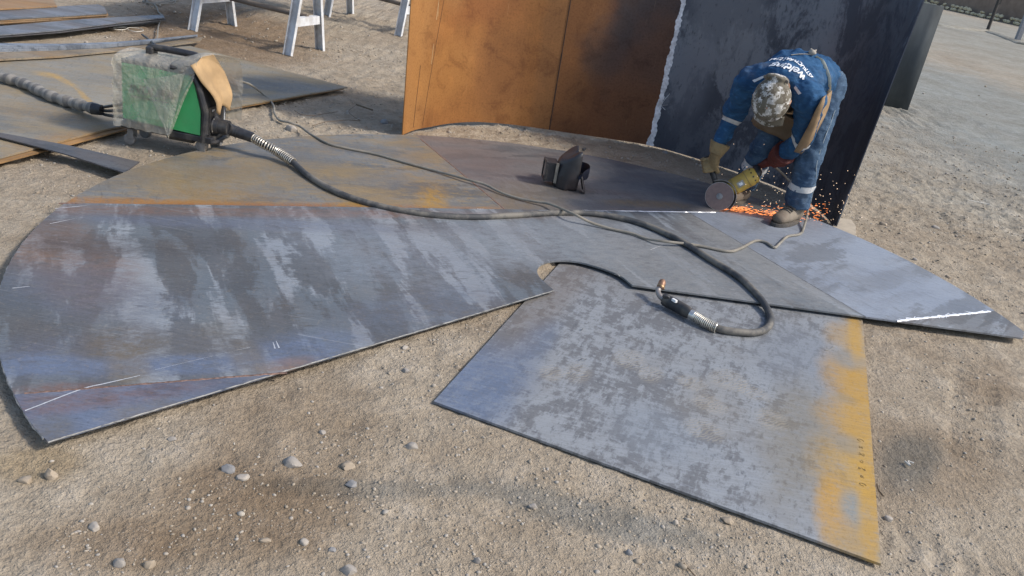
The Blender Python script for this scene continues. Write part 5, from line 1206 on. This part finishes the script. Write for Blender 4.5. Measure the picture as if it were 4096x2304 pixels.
# ------------------------------------------------------------------ stones one can pick out
def smat(name, c): return plain(name, c, .85, 0, .22, 25, [x * .65 for x in c], .45, .004)
SM = {'grey': smat('grey_stone', (.29, .265, .235)), 'pale': smat('pale_stone', (.37, .33, .28)), 'tan': smat('tan_stone', (.33, .27, .20)), 'blue': smat('blue_grey_stone', (.235, .23, .225)), 'brick': smat('brick_piece', (.36, .30, .25))}
ST = [
 (1165, 500, 62, 42, 'pale', 'round pale stone touching the grey power cord', .2), (1272, 438, 40, 28, 'tan', 'tan stone on the dirt between cord and shell', .2), (1538, 470, 42, 38, 'blue', 'cubic blue grey stone in the shell shadow', .9), (1392, 432, 18, 36, 'pale', 'upright pale brick chip between feeder and shell', .9),
 (912, 1868, 62, 55, 'blue', 'rounded grey and pinkish stone, left of the big foreground three', .2), (976, 1906, 56, 38, 'pale', 'flat pale stone just below the grey pinkish one', .3), (1168, 1840, 88, 62, 'grey', 'largest grey stone in the left foreground', .35), (1392, 1858, 62, 46, 'tan', 'long tan stone at the end of the dark dust streak', .35),
 (1408, 1932, 60, 36, 'blue', 'flat grey stone where the dark dust streak begins', .2), (378, 2103, 52, 46, 'pale', 'pale angular stone alone in the lower left', .6), (475, 2247, 54, 50, 'grey', 'grey stone at the bottom beside the round tan stone', .3), (598, 2248, 52, 52, 'tan', 'round tan stone at the bottom of the picture', .1),
 (1060, 2154, 48, 36, 'tan', 'small tan oval stone, left of the pale wedge stone', .2), (1216, 2164, 48, 44, 'pale', 'pale wedge stone above the bottom edge', .6), (1330, 2194, 42, 28, 'blue', 'small grey block shaped brick chip in the foreground', .95), (1392, 2272, 76, 60, 'grey', 'big grey stone at the bottom edge', .3),
 (100, 1914, 58, 42, 'tan', 'square tan stone near the left edge', .8), (205, 1890, 60, 70, 'tan', 'crumbling clod of yellowish earth beside the square tan stone', .4), (1622, 1486, 38, 32, 'grey', 'grey oval pebble between fan plate and square plate', .1), (1618, 1392, 38, 28, 'pale', 'pale stone below the near edge of the fan plate', .4),
 (1830, 1464, 36, 32, 'tan', 'tan stone at the left edge of the square plate', .4), (1648, 1790, 56, 36, 'grey', 'flat grey stone halfway between square plate and dust streak', .3), (2515, 2206, 34, 40, 'blue', 'smooth oval pebble below the square plate', .05), (1908, 2238, 36, 48, 'grey', 'upright oval pebble at the bottom centre', .05),
 (3556, 2066, 40, 38, 'pale', 'whitish stone right of the square plate', .3), (3534, 884, 40, 32, 'tan', 'tan stone in the yard right of the shell', .6), (3742, 898, 40, 24, 'grey', 'grey half buried stone in the yard far right of the shell', .3), (3662, 1030, 26, 24, 'grey', 'small grey stone above the right rim of the fan plate', .5),
 (3795, 1096, 26, 22, 'tan', 'small tan stone beside the right rim of the fan plate', .5), (2130, 2020, 44, 40, 'grey', 'grey stone cluster piece in the dark dust below the square plate', .4), (2700, 2085, 30, 44, 'pale', 'pale stone at the lower edge of the square plate', .4), (2905, 2075, 60, 40, 'tan', 'tan stone right beside the lower edge of the square plate', .4),
 (2660, 605, 34, 16, 'blue', 'flat dark chip on the strip of dirt inside the shell', .7), (690, 1755, 40, 26, 'grey', 'dull grey pebble below the near edge of the fan plate', .4), (1290, 1728, 34, 30, 'grey', 'small grey stone on the damp brown earth', .5)]
for k, (x, y, w_, hh, cl, lab, ang_) in enumerate(ST):
    p = G(x, y + hh * .3); d = (p - CAMP).length; w_ *= .9; hh *= .88; r_ = w_ / FPX * d / 2; rz = hh / FPX * d / 2; g0 = gz(p.x, p.y)
    tag(mk('stone', rock(V(p.x, p.y, g0 + rz * .12), r_, r_ * .8, rz * .95, None, k + 20, random.uniform(-.5, .5), 3 if w_ > 45 else 2, .30, ang_ > .55), SM[cl], smooth=True, base=(p.x, p.y, g0)), lab, 'stone')

# ------------------------------------------------------------------ loose gravel and clods
def gravel(n, name, mats, smin, smax, powr, seed, region):
    r = np.random.default_rng(seed); ic = bmesh.new(); bmesh.ops.create_icosphere(ic, subdivisions=1, radius=1.0); bv = np.array([v.co[:] for v in ic.verts]); bf = np.array([[v.index for v in f_.verts] for f_ in ic.faces]); ic.free()
    xs = []; 
    while len(xs) < n:
        m = n * 4; u = r.random(m); y = region[0] * (region[1] / region[0]) ** u; x = (r.random(m) * 2 - 1) * .78 * y + .15 * y
        dens = np.clip(.25 + 1.6 * (vnoise(x, y, 1.3, 31) + .15) + .8 * vnoise(x, y, 5, 32), .03, 1)
        ok = (r.random(m) < dens) & ~in_poly(x, y, [(p.x, p.y) for p in RECTX]) & ~in_poly(x, y, [(p.x, p.y) for p in SECT])
        xs += list(zip(x[ok], y[ok]))
    q = np.array(xs[:n]); s_ = smin + (smax - smin) * r.random(n) ** powr; s_ *= np.clip(.6 + q[:, 1] * .16, .7, 2.0)
    z = gheight(q[:, 0], q[:, 1])
    sc = s_[:, None] * np.stack([.7 + .6 * r.random(n), .6 + .5 * r.random(n), .4 + .4 * r.random(n)], -1); a = r.random(n) * 6.28
    vt = bv[None] * (1 + .5 * (r.random((n, len(bv), 1)) - .5)) * sc[:, None]
    ca, sa = np.cos(a)[:, None], np.sin(a)[:, None]; X = vt[..., 0] * ca - vt[..., 1] * sa; Y = vt[..., 0] * sa + vt[..., 1] * ca
    co_ = np.stack([X + q[:, :1], Y + q[:, 1:], vt[..., 2] + (z + s_ * .10)[:, None]], -1).reshape(-1, 3).astype(np.float32)
    fc_ = (bf[None] + (np.arange(n) * len(bv))[:, None, None]).reshape(-1, 3).astype(np.int32)
    me_ = bpy.data.meshes.new(name); me_.vertices.add(len(co_)); me_.vertices.foreach_set('co', co_.ravel()); me_.loops.add(fc_.size); me_.loops.foreach_set('vertex_index', fc_.ravel()); me_.polygons.add(len(fc_)); me_.polygons.foreach_set('loop_start', np.arange(0, fc_.size, 3, dtype=np.int32))
    me_.update(); me_.validate(); o = bpy.data.objects.new(name, me_); link(o); me_.materials.append(mats); return o
h = NT('gravel_mix'); isl = h.node('ShaderNodeNewGeometry').outputs['Random Per Island']; c_ = h.ramp(isl, [(0, (.27, .225, .17)), (.3, (.32, .27, .205)), (.6, (.355, .305, .24)), (.85, (.32, .295, .26)), (1, (.40, .36, .30))]); M_grav = h.out(c_, .9, 0, None, .2)
tag(gravel(16000, 'clods', M_grav, .002, .0075, 2.6, 5, (1.2, 9.0)), 'small clods and grit scattered over the dirt', 'gravel', None, 'stuff')
tag(gravel(260, 'gravel', M_grav, .006, .017, 2.4, 6, (1.3, 18.0)), 'loose pebbles scattered over the dirt', 'gravel', None, 'stuff')

# ------------------------------------------------------------------ wires, twigs, chips
M_wire = plain('white_wire', (.52, .49, .43), .6); M_dkw = plain('dark_cable', (.05, .05, .055), .6); M_twig = plain('dry_twig', (.13, .095, .06), .9)
def wire(px, z, r_, mat, label, cat, name, n=8):
    P = catmull([G(x, y, z if not isinstance(z, (list, tuple)) else z[i]) for i, (x, y) in enumerate(px)], n); return tag(mk(name, MB().tube(P, r_, 6), mat, None, True, base=(P[0].x, P[0].y, 0)), label, cat)
coil = [(640 + 58 * math.cos(a) + 10 * math.sin(2.3 * a), 2 + 13 * math.sin(a) + 3 * math.sin(1.7 * a)) for a in np.linspace(0, 6 * math.pi, 46)]
wire(coil + [(622, 12), (628, 30), (634, 48), (648, 62), (640, 85), (632, 115), (630, 145), (624, 165), (622, 185), (626, 205)], .03, .006, M_cord, 'pale coiled cord hanging down in waves behind the wire feeder', 'cord', 'coiled_cord', 5)
wire([(437, 112), (470, 119), (503, 117), (508, 108), (470, 108), (455, 112), (505, 110), (515, 120), (545, 127), (573, 123), (560, 114), (525, 110), (510, 112)], .012, .0035, M_wire, 'thin pale wire loop on the dirt above the strips', 'wire', 'wire_loop')
wire([(568, 138), (585, 150), (600, 162), (612, 172), (622, 180)], [.03, .04, .05, .095, .095], .008, M_dkw, 'short black cable end lying on the blue grey strips', 'cable', 'cable_end')
wire([(1425, 418), (1455, 428), (1490, 440)], .012, .006, M_twig, 'dry stick on the dirt left of the orange shell edge', 'stick', 'stick')
wire([(1250, 503), (1300, 488), (1345, 484), (1395, 480), (1440, 484)], .010, .0022, M_twig, 'thin crooked twig lying just behind the pale round stone', 'twig', 'twig')
wire([(1178, 442), (1205, 458), (1250, 462), (1300, 455), (1350, 447)], .010, .002, M_twig, 'thin twig beside the tan stone near the sheet corner', 'twig', 'twig')
wire([(1425, 420), (1395, 445), (1420, 470), (1442, 482)], .010, .0018, M_twig, 'very thin bent twig near the left shell foot', 'twig', 'twig')
wire([(2735, 2252), (2755, 2275), (2780, 2304)], .008, .0018, M_twig, 'thin dark twig at the bottom edge below the square plate', 'twig', 'twig')
wire([(3870, 800), (3900, 806), (3945, 815), (3960, 820)], .01, .004, M_wire, 'small pale wire piece on the dirt at the right edge', 'wire', 'wire_piece')
wire([(3620, 1845), (3640, 1862), (3632, 1845), (3655, 1853)], .012, .003, M_wire, 'tiny pale chip in the dark dust patch at right', 'chip', 'wire_piece', 3)
wire([(3508, 1935), (3515, 1960), (3535, 1985)], .012, .0025, M_twig, 'crooked dark twig at the right edge of the square plate', 'twig', 'twig')
def shaving(px, py, z, lab, k):
    p = G(px, py, z); a = random.uniform(0, 3); o = mk('metal_chip', MB().tube(catmull([p, p + V(math.cos(a) * .012, math.sin(a) * .012, .006), p + V(math.cos(a) * .028, math.sin(a) * .02, .002)], 4), .0022, 5, .001), M_burr, None, base=p); tag(o, lab, 'metal chip')
shaving(2325, 1322, QZ + .004, 'small pale chip on the upper part of the square plate', 0); shaving(2318, 1441, QZ + .003, 'tiny white chip near the middle of the square plate', 1); shaving(2480, 1105, PZ + .002, 'curled metal sliver on the notch edge of the fan plate', 2)
wire([(3300, 1400), (3318, 1398), (3334, 1386), (3340, 1384)], QZ + .002, .0022, M_burr, 'pale curl of metal on the right side of the square plate', 'metal chip', 'metal_chip', 4)
